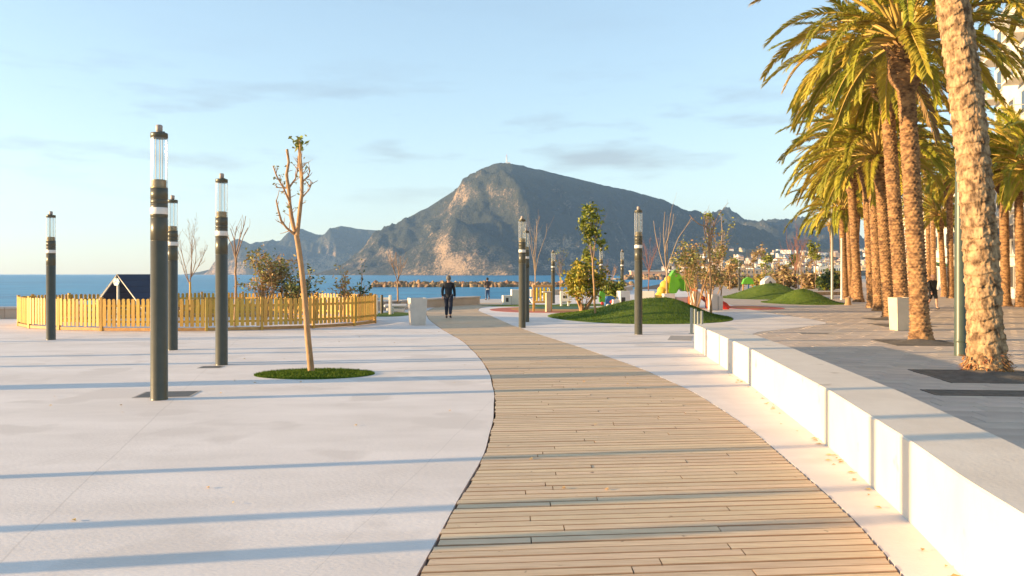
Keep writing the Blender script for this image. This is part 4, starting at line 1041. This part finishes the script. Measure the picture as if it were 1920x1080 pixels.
mb = MB(); bq = Vector(((1333-CXP)*33.5/F,33.5,0)); mb.tube([p-bq for p in (PX(1326,425,33.5),PX(1312,421,33.4),PX(1300,412,33.3),PX(1293,403,33.3))], [.025,.02,.015,.008], 6); mb.build('side_limb', M_bark, tt)
sapling(1250,560,1251,381,'three stemmed bare tree behind the crest of the large turf mound', r=.055, seed=17, fork=.38, spread=.13, lvl=1, nl=5, d=43, m=M_pale, kids=(1,2))
sapling(1352,560,1354,395,'thin straight bare sapling right of the brown leafy shrub', r=.045, seed=19, fork=.30, spread=.04, lvl=1, nl=5, d=44, kids=(1,2), m=M_pale)
sapling(1050,560,1052,470,'small bare tree left of the yellow green bush on the shore', r=.04, seed=21, fork=.40, spread=.5, lvl=2, nl=5, d=62, leaf=M_leaf_o, leaf_n=20)
sapling(1105,560,1102,470,'small leafy tree behind the tall slim leafy tree', r=.05, seed=23, fork=.45, spread=.5, lvl=2, nl=5, d=60, leaf=M_leaf_yg, leaf_n=50, lsize=.12)
sapling(1145,555,1146,485,'small rounded bare tree between two lamps behind the playground', r=.05, seed=25, fork=.35, spread=.9, lvl=3, nl=6, d=75, m=M_bark)
sapling(1216,548,1218,450,'reddish bare tree right of the lamp in front of the mound', r=.06, seed=27, fork=.40, spread=.4, lvl=3, nl=6, d=85, m=M_twig_r, kids=(3,5))
sapling(1492,540,1492,428,'tall red twigged bare tree in the distance near the palm row', r=.09, seed=29, fork=.30, spread=.35, lvl=3, nl=7, d=110, m=M_twig_r, kids=(3,5))

def shrub(xb, yb, w_px, yt, label, d, leaf, n_leaf, seed, lsize=.09, stems=6, m=None, lvl=2, name='shrub', cat='shrub', per=9, leaf2=None, flat=.8, sp0=.75, z0=0.0, lift=.12, group=None):
    b = Vector(((xb-CXP)*d/F, d, z0)); h = CH-(yt-HOR)*d/F - z0; w_ = w_px*d/F/2; rr = random.Random(seed)
    t = empty(name, b, 0, label, cat, group); mb = MB(); tips = []
    for k in range(stems):
        a = 6.283*k/stems+rr.random()*.7; sp = rr.uniform(.15,1)*w_/h*sp0*1.3
        d_ = Vector((math.cos(a)*sp, math.sin(a)*sp*flat, 1)).normalized()
        limb(mb, Vector((math.cos(a)*.06, math.sin(a)*.06, -.03)), d_, h*rr.uniform(.6,.92), .028, rr, lvl, tips, up=.15, kids=(3,5), ang=(.3,.9), shrink=.42)
    mb.build('stems', m or M_bark, t)
    tips = [p for p in tips if p.z > h*lift]
    s_ = rr.sample(tips, min(n_leaf, len(tips)))
    if leaf2:
        k = int(len(s_)*.35); leaf_cards(s_[:k], lsize, leaf2, 'leaves', t, per=per, spread=lsize*1.4, seed=seed+1); s_ = s_[k:]
    leaf_cards(s_, lsize, leaf, 'foliage', t, per=per, spread=lsize*1.4, seed=seed)
    return t
shrub(1093,585,92,500,'large yellow green bush with thick forked trunk beside the turf mound', 36.5, M_leaf_y, 300, 31, lsize=.095, stems=9, per=8, leaf2=M_leaf_yg, sp0=1.0)
tr_ = MB(); tr_.tube([(0,0,-.03),(-.12,0,.4),(-.35,.05,.9),(-.5,.1,1.3)], [.13,.10,.07,.04], 8).tube([(.05,0,-.03),(.2,.02,.35),(.5,.05,.8)], [.11,.08,.04], 8)
tr_.build('trunk', M_bark, [o for o in COL.objects if o.get('label','').startswith('large yellow green bush')][0])
shrub(1154,574,44,526,'small round green bush left of the lamp in front of the mound', 44, M_leaf_yg, 160, 33, lsize=.085, stems=7, per=10, leaf2=M_leaf_g, lift=.35)
shrub(1304,572,100,448,'tall brown and olive leafy shrub rising behind the large turf mound', 39.5, M_leaf_o, 270, 35, lsize=.075, stems=12, per=6, leaf2=M_leaf_b, sp0=.9)
shrub(1330,572,60,470,'lower tawny shrub beside the red tunnel', 41, M_leaf_b, 200, 36, lsize=.08, stems=8, per=5, leaf2=M_leaf_o)
shrub(495,605,62,484,'rust brown shrub inside the fence left of the leaning bare tree', 30.2, M_leaf_b, 260, 37, lsize=.07, stems=10, per=6, leaf2=M_leaf_o)
shrub(548,605,60,490,'grey green shrub inside the fence behind the leaning bare tree', 30.6, M_leaf_o, 240, 38, lsize=.065, stems=10, per=5, leaf2=M_leaf_g)
shrub(588,602,30,520,'sparse dark sprig shrub inside the fence just right of the leaning tree', 31, M_leaf_g, 30, 39, lsize=.06, stems=4, per=3, lvl=1)
shrub(642,602,34,498,'thin upright shrub near the right end of the picket fence', 31, M_leaf_b, 70, 40, lsize=.07, stems=5, per=5, leaf2=M_leaf_o, lvl=1, sp0=.5)
shrub(674,602,36,508,'sparse dark shrub at the right end of the picket fence', 31.5, M_leaf_g, 36, 41, lsize=.08, stems=4, per=3, lvl=1, sp0=.8)
shrub(1549,549,46,516,'round dark green bush far along the promenade left of the palm row', 88, M_leaf_g, 260, 42, lsize=.20, stems=9, per=8, leaf2=M_leaf_yg)

# thick stemmed tree of the plaza just outside the left edge; its trunk throws the broad shadow band
b_ = Vector((-12.6,11.95,0)); t = empty('bare_tree', b_, 0, 'thick stemmed tree beyond the left edge of the plaza', 'tree'); mb = MB()
mb.tube([(0,0,-.02),(.02,0,.4),(.0,.03,1.6),(.03,0,3.2),(.02,0,4.2)], [.36,.30,.28,.27,.25], 14); mb.build('trunk', M_bark, t)
mb = MB(); tips = []; rr = random.Random(5)
for k in range(5): limb(mb, Vector((0,0,4.0)), Vector((math.cos(k*1.26)*.7, math.sin(k*1.26)*.7, 1)).normalized(), 1.8, .12, rr, 1, tips)
mb.build('branches', M_bark, t)

# distant planting between the mounds and the palm row
rr = random.Random(77)
kinds = [('bare', M_twig), ('gold', M_bark), ('green', M_bark)]
lab = ['distant bare sapling above the left shoulder of the rear turf mound','distant golden sapling behind the rear turf mound','distant small palm like tree over the rear turf mound','distant slim sapling between the rear mounds','distant green sapling between the two turf mounds','distant tall sapling behind the small turf mound','distant feathery sapling right of the small turf mound','distant pale sapling beside the far lamps','distant twiggy sapling by the far green bush','distant sapling left of the thin far palm','distant brown sapling by the harbour','distant bushy sapling above the red tunnel','distant sapling with yellow crown near the far lamps','distant tall thin sapling above the mound crest']
xs = [1402,1428,1436,1458,1470,1487,1503,1520,1530,1556,1368,1378,1497,1415]
for i,(x,l) in enumerate(zip(xs,lab)):
    d = rr.uniform(85,140); yt = rr.uniform(452,500)
    sapling(x, 545, x+rr.uniform(-3,3), yt, l, d=d, r=.06, seed=100+i, fork=.5, spread=.4, lvl=2, nl=5, m=M_bark if i%2 else M_twig, leaf=(M_leaf_y,M_leaf_b,M_leaf_yg)[i%3], leaf_n=(0,26,40)[i%3], lsize=.2, lspread=.2, group='saplings in the far part of the park')
sl = ['golden brown hedge bush behind the rear turf mound','tawny hedge bush above the red tunnel','olive hedge bush left of the rear turf mound','golden hedge bush between the two rear mounds','brown hedge bush behind the small turf mound','yellowish hedge bush beside the far lamps','dry brown bush beyond the climbing figure','tawny bush at the harbour side of the park','olive bush by the thin far palm','golden bush at the end of the park','dry bush behind the white house wall','low green bush on the far lawn']
xs = [1425,1372,1395,1462,1500,1520,1345,1362,1566,1480,1446,1508]
for i,(x,l) in enumerate(zip(xs,sl)):
    shrub(x, 545, rr.uniform(26,46), rr.uniform(510,522), l, rr.uniform(95,150), (M_leaf_y,M_leaf_b,M_leaf_o,M_leaf_b)[i%4], 120, 200+i, lsize=.28, stems=8, per=7, leaf2=M_leaf_b, lvl=1, group='bushes in the far part of the park')
# low stone planter and stump
M_stone = mat('brown_stone_kerb', (.36,.25,.16), .85, var=(.44,.33,.22), scale=2, bump=.3)
p = GP(1520,553.5); t = empty('stone_planter', (p.x,p.y,0), .35, 'low brown stone planter behind the small turf mound', 'planter')
for i in range(6): MB().box((-3.2+i*1.28,0,.14),(1.26,.4,.28), bev=.02).build('kerb_stone', M_stone, t)
MB().box((0,1.2,.10),(7.5,2.0,.2)).build('soil_bed', M_soil, t)
p = GP(1590,572); t = empty('tree_stump', (p.x,p.y,0), .2, 'small brown stump on the paving right of the small turf mound', 'stump')
MB().lathe([(.22,0),(.17,.08),(.15,.3),(.16,.42),(.10,.45),(0,.44)], 14).build('stump', M_bark, t); MB().box((.12,.1,.36),(.16,.2,.3), rot=(.3,.2,.1), bev=.05).build('root', M_twig, t)
# a few fallen leaves along the foot of the bench wall
rs_ = random.Random(3); lm = MB()
for k in range(40):
    y = 3.5+rs_.random()**.8*11; x = wL(y)-.03-abs(rs_.gauss(0,.06)); a = rs_.random()*6.28; s_ = rs_.uniform(.012,.028)
    lm.add([(x+s_*1.6*math.cos(a),y+s_*1.6*math.sin(a),.008),(x-s_*math.sin(a),y+s_*math.cos(a),.016),(x-s_*1.6*math.cos(a),y-s_*1.6*math.sin(a),.007),(x+s_*math.sin(a),y-s_*math.cos(a),.014)],[(0,1,2,3)])
for k in range(60):
    y = 4+rs_.random()*22; x = rs_.uniform(-9,2.6); s_ = rs_.uniform(.008,.018); a = rs_.random()*6.28
    lm.add([(x+s_*1.6*math.cos(a),y+s_*1.6*math.sin(a),.008),(x-s_*math.sin(a),y+s_*math.cos(a),.02),(x-s_*1.6*math.cos(a),y-s_*1.6*math.sin(a),.007),(x+s_*math.sin(a),y-s_*math.cos(a),.018)],[(0,1,2,3)])
o = lm.build('fallen_leaves', mat('dry_ochre_leaves', (.50,.33,.12), .7, island=.3)); tag(o, kind='stuff')
# ================================================================ PLAYGROUND
def at_px(x, yb, d=None):
    return GP(x, yb) if d is None else Vector(((x-CXP)*d/F, d, 0))
M_yel = mat('yellow_plastic', (.72,.50,.02), .4)
M_red = mat('red_plastic', (.50,.03,.025), .4)
M_blue = mat('blue_panel', (.02,.10,.28), .45)
M_green = mat('bright_green_panel', (.12,.40,.02), .5, var=(.10,.34,.02), scale=2)
M_orange = mat('orange_red_panel', (.50,.12,.035), .55, var=(.44,.10,.03), scale=3)
M_ypan = mat('mustard_yellow_panel', (.72,.45,.05), .55, var=(.64,.38,.04), scale=2)
# chime frame
p = at_px(1017,580,38.5); t = empty('chime_frame', p, .1, 'wooden frame of four yellow hanging tubes in the playground', 'chime frame')
for x in (-.42,.42): MB().box((x,0,.64),(.09,.09,1.28), bev=.01).build('post', M_pine, t)
MB().box((0,0,1.23),(.98,.13,.12), bev=.02).build('top_beam', M_pine2, t); MB().box((0,0,.46),(.76,.10,.09), bev=.01).build('lower_beam', M_pine, t)
for i in range(4):
    x = -.27+i*.18; MB().lathe([(.052,.52),(.056,.54),(.056,1.14),(.04,1.16)], 14, c=(x,0,0)).build('tube', M_yel, t)
# pale pillar
p = at_px(1028,585); t = empty('drinking_fountain', p, .15, 'pale square drinking pillar with a white top right of the yellow tubes', 'drinking fountain')
MB().box((0,0,.46),(.25,.28,.92), bev=.015).build('pillar', mat('pale_wood_pillar', (.58,.47,.33), .7, var=(.50,.40,.27), scale=3), t)
MB().box((-.08,0,.955),(.42,.32,.05), bev=.015).build('basin', M_whitep, t); MB().tube([(.06,0,.98),(.06,0,1.10),(0,0,1.14)], .02, 8).build('spout', M_whitep, t)
def block(x, yb, d, parts_, label, cat='play block', rz=0.0, name='play_block', m=None):
    p = at_px(x, yb, d); t = empty(name, p, rz, label, cat, 'white play blocks by the shore')
    for nm, c, s_ in parts_: MB().box(c, s_, bev=.02).build(nm, M_dark if nm == 'opening' else (m or M_whitep), t)
    return t
M_dark = mat('dark_opening', (.06,.055,.05), .8)
block(960,571,47,[('tall_block',(.22,0,.45),(.56,.5,.9)),('low_block',(-.32,0,.28),(.5,.5,.56)),('opening',(-.32,-.252,.30),(.16,.01,.24))],'stepped white play block left of the lamp by the boardwalk', rz=.15)
block(1059,573,45,[('panel',(0,0,.56),(.54,.16,.58)),('opening',(0,-.082,.52),(.22,.01,.16)),('leg',(-.2,0,.14),(.12,.2,.28)),('leg',(.2,0,.14),(.12,.2,.28)),('brace',(0,.02,.2),(.28,.08,.1))],'white play panel on two legs with a square opening', rz=0)
block(1167,574,43,[('wall',(.05,0,.45),(.55,.6,.9)),('opening',(-.05,-.302,.35),(.22,.01,.42)),('ramp',(-.42,0,.22),(.4,.5,.44))],'white play house wall behind the small round green bush', rz=.2)
block(1213,566,46,[('wall',(0,0,.42),(.86,.4,.84)),('opening',(.1,-.202,.2),(.12,.01,.2)),('step',(.55,0,.2),(.3,.4,.4))],'broad white play block left of the climbing figure', rz=-.1)
block(1267,562,43,[('seat',(-.4,0,.38),(.62,.5,.76)),('low_wall',(.55,.1,.28),(1.1,.4,.56))],'grey white play block in front of the climbing figure', rz=.05, m=M_grey)
block(1303,563,42,[('block',(0,0,.45),(.36,.4,.9))],'narrow white play block left of the orange slope', rz=.3)
block(1340,568,40,[('block',(-.1,0,.4),(.34,.4,.8)),('cap',(.24,0,.36),(.26,.36,.72))],'grey white play block above the red tunnel', rz=.3, m=M_grey)
# blue toy car shape
p = at_px(1138,575,43); t = empty('spring_toy', p, .1, 'small blue and green spring toy behind the yellow green bush', 'spring toy')
MB().prism([(-.1,0),(.42,0),(.42,.45),(.3,.62),(.02,.62),(-.1,.42)], -.2, .2).build('body', M_blue, t).rotation_euler = (R(90),0,0)
MB().prism([(-.42,.30),(-.12,.30),(-.10,.78),(-.2,.95),(-.36,.9),(-.44,.6)], -.06, .06).build('head', M_green, t).rotation_euler = (R(90),0,0)
for x,z,m_ in ((-.3,.12,M_red),(0,-.0,M_whitep),(.2,.2,M_red),(.28,.08,M_whitep)): MB().lathe([(.0,-.02),(.09,-.02),(.09,.02),(0,.02)], 14).build('disc', m_, t, loc=(x,-.22,.12+z)).rotation_euler = (R(90),0,0)
# climbing figure: green arch with a round eye, yellow lobes, orange slope
D_ = 43.5; s_ = D_/F
p = at_px(1275,560,D_); t = empty('climbing_figure', p, 0, 'green and yellow climbing frame with a round white eye behind the turf mound', 'climbing frame')
lx = lambda x: (x-1275)*s_; lz = lambda y: CH-(y-HOR)*s_
def slab(name, pts, th_, m, y=0.0):
    q = MB().prism([(lx(x), lz(yy)) for x,yy in pts], -th_/2, th_/2).build(name, m, t, loc=(0,y,0)); q.rotation_euler = (R(90),0,0); return q
slab('arch', [(1252,547),(1254,530),(1256,516),(1262,507),(1272,504),(1294,504),(1297,512),(1296,528),(1290,540),(1284,545),(1278,546),(1274,541),(1271,541),(1266,549),(1258,551)][::-1], .7, M_green)
slab('inner_panel', [(1281,518),(1295,520),(1296,538),(1287,547),(1280,544)][::-1], .5, mat('olive_green_panel', (.12,.22,.04), .6), y=-.3)
MB().lathe([(0,-.02),(.17,-.02),(.18,0),(.17,.02),(0,.02)], 22).build('eye', M_whitep, t, loc=(lx(1277.5),-.39,lz(511))).rotation_euler = (R(90),0,0)
MB().lathe([(0,-.012),(.045,-.012),(.045,.012),(0,.012)], 14).build('pupil', M_black, t, loc=(lx(1277.5),-.42,lz(511))).rotation_euler = (R(90),0,0)
for cx,cy,r in ((1253,525,.22),(1247,535,.28),(1241,545,.26),(1238,556,.30),(1250,548,.2)):
    MB().lathe([(0,-.22),(r*.8,-.2),(r,-.12),(r,.12),(r*.8,.2),(0,.22)], 20).build('lobe', M_ypan, t, loc=(lx(cx),-.1+.02*r,lz(cy))).rotation_euler = (R(90),0,0)
p = at_px(1312,562,42.5); t = empty('climbing_slope', p, 0, 'orange red slope of overlapping plates behind the tawny shrub', 'climbing slope')
for i in range(6):
    for j in range(3):
        MB().box((-.38+i*.19+ (j%2)*.05, j*.4-.4, 1.02-i*.17),(.27,.38,.06), rot=(0,.72+.1*(i%2),0), bev=.015).build('plate', M_orange, t)
for sx in (-.5,.45): MB().box((sx,0,.3),(.1,1.0,.6), bev=.02).build('support', M_orange, t)
p = at_px(1347,573,41); t = empty('play_tunnel', p, 0, 'glossy red arched tunnel at the right of the large turf mound', 'play tunnel')
q = MB(); n = 14; vs = []; fs = []
pathq = [(-.55,.0,.30),(-.25,0,.33),(.05,0,.28),(.32,0,.17),(.5,0,.02)]
q.tube(pathq, [.20,.22,.22,.2,.16], 16).build('tube', M_red, t); MB().lathe([(.21,-.03),(.25,-.03),(.25,.03),(.21,.03),(.21,-.03)], 18).build('rim', M_red, t, loc=(-.55,0,.30)).rotation_euler = (0,R(88),0)
# far playground pieces
p = at_px(1402,543,85); t = empty('play_tower', p, 0, 'small far green topped play tower left of the rear turf mound', 'play tower'); t.scale = (.7,.7,.75)
MB().prism([(-.9,1.0),(.9,1.0),(.6,1.7),(0,2.0),(-.6,1.7)], -.4, .4).build('canopy', M_green, t).rotation_euler = (R(90),0,0)
for x,m_ in ((-.7,M_pine),(.1,M_blue),(.75,M_pine)): MB().box((x,0,.5),(.16,.16,1.0)).build('post', m_, t)
MB().box((1.3,0,.35),(1.0,.5,.5), rot=(0,.5,0), bev=.04).build('slide', mat('teal_plastic', (.05,.30,.36), .4), t)
p = at_px(1440,541,90); t = empty('play_house', p, .2, 'small far white play house with a round opening behind the rear turf mound', 'play house')
MB().prism([(-.7,0),(.7,0),(.7,1.0),(0,1.6),(-.7,1.0)], -.5, .5).build('wall', M_whitep, t).rotation_euler = (R(90),0,0)
MB().lathe([(0,-.02),(.2,-.02),(.2,.02),(0,.02)], 16).build('opening', M_dark, t, loc=(0,-.52,.8)).rotation_euler = (R(90),0,0)

# ================================================================ PEOPLE
M_skin = mat('skin', (.50,.27,.18), .6); M_hair_g = mat('grey_hair', (.17,.15,.13), .8); M_hair_d = mat('dark_hair', (.03,.022,.018), .8)
M_jack = mat('navy_black_jacket', (.012,.013,.018), .8, bump=.4, bscale=18); M_jean = mat('dark_jeans', (.016,.022,.045), .85); M_jean2 = mat('blue_jeans', (.05,.10,.20), .8)
M_blackc = mat('black_cloth', (.012,.012,.015), .8); M_shoe = mat('dark_shoes', (.03,.028,.028), .6); M_shirt = mat('white_shirt', (.75,.72,.70), .8); M_brownj = mat('brown_black_jacket', (.07,.055,.05), .8)
def skin_mesh(name, chains, mats, lv=2):
    "chains: lists of (x,y,z,r) joined where points coincide"
    vs = []; rad = []; ed = []; idx = {}
    for ch in chains:
        prev = None
        for x,y,z,r in ch:
            k = (round(x,4),round(y,4),round(z,4))
            if k not in idx: idx[k] = len(vs); vs.append((x,y,z)); rad.append(r)
            if prev is not None and prev != idx[k]: ed.append((prev,idx[k]))
            prev = idx[k]
    me = bpy.data.meshes.new(name+'_cage'); me.from_pydata(vs, ed, []); o = bpy.data.objects.new(name+'_cage', me); COL.objects.link(o)
    sk = o.modifiers.new('s','SKIN'); ss = o.modifiers.new('d','SUBSURF'); ss.levels = lv; ss.render_levels = lv
    d = me.skin_vertices[0].data
    for i,r in enumerate(rad): d[i].radius = (r,r); d[i].use_root = (i == 0)
    dg = bpy.context.evaluated_depsgraph_get(); ev = o.evaluated_get(dg); out = bpy.data.meshes.new_from_object(ev); out.name = name
    bpy.data.objects.remove(o); bpy.data.meshes.remove(me)
    out.materials.clear()
    for m_ in mats: out.materials.append(m_)
    out.polygons.foreach_set('use_smooth', [True]*len(out.polygons)); return out
def person(loc, rz, h, label, stride=.14, swing=.12, jacket=M_jack, legs=M_jean, hair=M_hair_g, shorts=False, hem=None, bag=None, lean=0.0, arms_up=0.0):
    k = h/1.75; t = empty('person', loc, rz, label, 'person'); t.scale = (k,k,k)
    def leg(sx, f, r=1.0, stop=None, add=0.0):
        hip = (sx*.085,0,.90,.095*r+add); knee = (sx*.095,f*.55+.03,.49,.060*r+add); ank = (sx*.10,f-(.02 if f > 0 else .10),.10+(.0 if f > 0 else .04),.042*r+add)
        toe = (sx*.115,f+.13-(0 if f > 0 else .07),.035+(0 if f > 0 else .015),.032); return hip, knee, ank, toe
    def arm(sx, f, add=0.0):
        sh = (sx*.185,0,1.40,.058+add); el = (sx*.235,-.03+f*.5,1.13+arms_up*.05,.045+add); wr = (sx*.235,f+.05,.90+arms_up*.22,.033+add); return sh, el, wr
    chest = (0,.0,1.30,.135); body = [(0,0,.93,.125),(0,0,1.10,.120),chest,(0,-.005,1.44,.075),(0,.01,1.52,.052),(0,.02,1.60,.088),(0,.025,1.68,.082)]
    ch = [body]
    for sx, f in ((-1,stride),(1,-stride)): ch.append([body[0]]+list(leg(sx,f)))
    for sx, f in ((-1,-swing),(1,swing)):
        a = arm(sx,f); w_ = a[2]; palm = (w_[0],w_[1]+.015,w_[2]-.075,.030)
        ch.append([chest]+list(a)+[palm])
        for i in range(4): ch.append([palm,(w_[0]-.004*sx, w_[1]-.012+.018*i, w_[2]-.12,.0095),(w_[0]-.012*sx, w_[1]-.008+.018*i, w_[2]-.165+.008*abs(i-1.4),.008)])
        ch.append([palm,(w_[0]-.01*sx,w_[1]+.05,w_[2]-.085,.010),(w_[0]-.014*sx,w_[1]+.062,w_[2]-.12,.008)])
    # nose and ears
    head = body[5]; ch.append([head,(0,.125,1.605,.014)]); ch.append([head,(.098,.02,1.605,.018)]); ch.append([head,(-.098,.02,1.605,.018)])
    link('body', skin_mesh('body', ch, [M_skin]), t)
    jc = [[(0,0,.77 if hem is None else hem,.165),(0,0,.97,.155),(0,0,1.14,.150),(0,0,1.31,.165),(0,-.005,1.43,.095),(0,.0,1.49,.070)]]
    for sx, f in ((-1,-swing),(1,swing)): jc.append([(0,0,1.31,.165)]+[(x,y,z,r) for x,y,z,r in arm(sx,f,.018)])
    link('jacket', skin_mesh('jacket', jc, [jacket]), t)
    tc_ = []
    for sx, f in ((-1,stride),(1,-stride)):
        hp, kn, an, to = leg(sx,f,1.12,None,.022)
        tc_.append([(0,0,.95,.128),hp,kn] if shorts else [(0,0,.95,.128),hp,kn,(an[0],an[1],an[2]+.01,.062)])
    link('shorts' if shorts else 'trousers', skin_mesh('trousers', tc_, [legs]), t)
    for sx, f in ((-1,stride),(1,-stride)):
        hp, kn, an, to = leg(sx,f); link('shoe', skin_mesh('shoe', [[(an[0],an[1]-.03,.05+(an[2]-.10),.05),(an[0],an[1]+.03,.05+(an[2]-.10),.052),(to[0],to[1]+.01,.045,.04)]], [M_shoe], 1), t)
    hm = MB(); n = 14
    prof_h = [(.070,-.11),(.099,-.055),(.104,-.01),(.098,.04),(.075,.08),(.04,.10),(0,.106)]
    hm.lathe(prof_h, 18, c=(0,.008,1.655)).build('hair', hair, t)
    if bag: MB().box((0,-.20,1.20),(.30,.16,.42), bev=.06).build('backpack', bag, t)
    if hem and not shorts: pass
    return t
wk = GP(841,597)
person((wk.x,wk.y,.004), -.06, 1.74, 'man in dark jacket and jeans walking away along the boardwalk')
p = person((-1.72,56,0), .35, 1.56, 'distant person in dark jacket and blue jeans facing the sea', stride=.03, swing=.02, jacket=M_brownj, legs=M_jean2, hair=M_hair_d, arms_up=1.0)
MB().lathe([(.155,.80),(.165,.84),(.162,.89)], 18).build('shirt_hem', M_shirt, p)
rp = GP(1749,580)
p = person((rp.x,rp.y,0), R(180)+.15, 1.78, 'person in black jacket and shorts walking towards the camera among the palms', jacket=M_blackc, legs=M_blackc, shorts=True, hair=M_skin, stride=.2, swing=.16, bag=M_blackc)
# step down to the beach under the far person
o = MB().box((-1.3,54.2,-.504),(3.2,8,1.0)).build('beach_landing', M_coping); tag(o, kind='structure')

# ================================================================ FAR SHORE
rr = random.Random(21)
M_h1 = mat('white_house_wall', (.70,.66,.60), .85, rnd=.15); M_h2 = mat('ochre_house_wall', (.56,.42,.28), .85, rnd=.2); M_roof = mat('terracotta_roof', (.32,.14,.08), .85)
def house_mesh(k):
    mb = MB(); rr_ = random.Random(k); w_, d, h = rr_.uniform(8,14), rr_.uniform(7,10), rr_.uniform(5,8)
    mb.box((0,0,h/2-2),(w_,d,h+4)); 
    if k%3 == 0: mb.box((w_*.3,-d*.3,h*.3-2),(w_*.8,d*.9,h*.6+4))
    elif k%3 == 1: mb.box((-w_*.35,d*.1,h*.7),(w_*.5,d*.7,h*1.2))
    if k%2: 
        mb.add([(-w_/2-.4,-d/2-.4,h),(w_/2+.4,-d/2-.4,h),(w_/2+.4,d/2+.4,h),(-w_/2-.4,d/2+.4,h),(-w_/2,0,h+2),(w_/2,0,h+2)],[(0,1,5,4),(2,3,4,5),(1,2,5),(3,0,4)],1)
    for i in range(3): mb.box((-w_*.3+i*w_*.3,-d/2-.02,h*.55),(1.4,.1,1.6),2); mb.box((-w_/2-.02,-d*.3+i*d*.3,h*.55),(.1,1.2,1.6),2)
    return mb.mesh('hillside_house', [M_h2 if k in (1,4) else M_h1, M_roof, M_win])
HM = [house_mesh(k) for k in range(8)]
cnt = 0
while cnt < 250:
    Y = rr.uniform(1290,2350); px = rr.uniform(1235,1640)
    if rr.random() > .35 + .65*(px-1235)/300: continue
    X = (px-CXP)*Y/F; z = float(terrain(np.array([X]), np.array([Y]))[0])
    if z < 1: continue
    if Y > 1900 and rr.random() < .35+.4*(vnoise(X/90,Y/120,0,4) < .5): continue
    o = link('hillside_house', HM[cnt%8], None, (X,Y,z), rr.uniform(-.6,.6)); s_ = rr.uniform(.7,1.35); o.scale = (s_,s_,s_)
    tag(o, 'small pale house among the town on the far hillside', 'house', 'houses of the hillside town'); cnt += 1
# low pink harbour building
Y = 500; p = Vector(((1215-CXP)*Y/F, Y, -1.0)); t = empty('harbour_building', p, 0, 'low pinkish building with white porch on the harbour breakwater', 'building')
M_pink = mat('pinkish_render', (.52,.33,.24), .85)
MB().box((0,0,1.5),(22,8,6.2)).build('wall', M_pink, t); MB().box((6,-4.3,.6),(8,.8,3.2)).build('porch', M_h1, t); MB().box((0,0,4.75),(23,9,.4)).build('roof', M_h1, t)
for i in range(5): MB().box((-9+i*4,-4.02,2.2),(1.4,.1,1.6)).build('window', M_win, t)
tag(MB().box((8.6*Y/500+ (1215-CXP)*Y/F,Y,-1.6),(60,16,1.6), bev=.3).build('harbour_quay', M_sand), kind='structure')
for (x,y,w_,lb,m_) in ((1420,505,60,'long ochre building along the far harbour',M_h2),(1340,508,34,'pale harbour building behind the brown shrub',M_h1),(1490,503,46,'long cream building near the far masts',M_h2),(1545,500,30,'white block beside the far masts',M_h1),(1575,498,30,'pale block at the far end of the palm row',M_h1),(1380,503,28,'cream harbour block above the red tunnel',M_h2)):
    Y = 900+w_*3; s_ = Y/F; t = empty('harbour_building', ((x-CXP)*s_,Y,0), 0, lb, 'building', 'harbour buildings')
    hh = (HOR-y)*s_+CH; MB().box((0,0,hh/2),(w_*s_,14,hh)).build('wall', m_, t); MB().box((0,0,hh+.2),(w_*s_+1,15,.5)).build('roof', M_h1, t)
    for i in range(8): MB().box((w_*s_*(-.44+i*.126),-7.03,hh*.55),(w_*s_*.05,.1,hh*.35)).build('window', M_win, t)
# moored yachts
M_hull = mat('white_hull', (.75,.73,.70), .35)
for i,(x,yt) in enumerate(((1540,486),(1545,476),(1551,482),(1556,488),(1561,484),(1534,492),(1526,494),(1498,496),(1600,484),(1570,490))):
    Y = 330+rr.uniform(-20,40); s_ = Y/F; t = empty('yacht', ((x-CXP)*s_,Y,-.1), rr.uniform(-.3,.3), 'white yacht with bare mast moored in the far harbour', 'yacht', 'yachts in the far harbour')
    top = CH-(yt-HOR)*s_
    MB().prism([(-4,-.9),(2.5,-1.2),(5,0),(2.5,1.2),(-4,.9)], 0, 1.1).build('hull', M_hull, t); MB().box((-.5,0,1.4),(3,1.4,.7), bev=.2).build('cabin', M_hull, t)
    m_ = MB().tube([(.5,0,1),(.5,0,top)], .09, 5); m_.tube([(.5,0,2.2),(-3,0,2.1)], .07, 5); m_.build('mast', M_fin, t)
    MB().tube([(.5,-.9,top*.6),(.5,.9,top*.6)], .05, 4).build('spreader', M_fin, t)
# antenna on the summit
zt = max(float(terrain(np.array([x]), np.array([y]))[0]) for x in (-25,-15) for y in np.linspace(2850,3150,30))
ys_ = np.linspace(2850,3150,61); ym = float(ys_[np.argmax(terrain(np.full(61,-20.0), ys_))]); zt = float(terrain(np.array([-20.0]), np.array([ym]))[0])
t = empty('antenna_mast', (-20,ym,zt-2), 0, 'white antenna mast on the summit of the mountain', 'antenna')
for sx in (-1,1):
    for sy in (-1,1): MB().tube([(sx*2.2,sy*2.2,0),(sx*.8,sy*.8,27)], 1.0, 4).build('leg', M_hull, t)
q = MB()
for i in range(6): q.box((0,0,3+i*4),(4-i*.4,4-i*.4,.5))
q.build('platforms', M_hull, t); MB().tube([(0,0,27),(0,0,34)], .8, 5).build('aerial', M_red, t); MB().box((9,0,2.5),(9,6,5)).build('hut', M_h1, t)
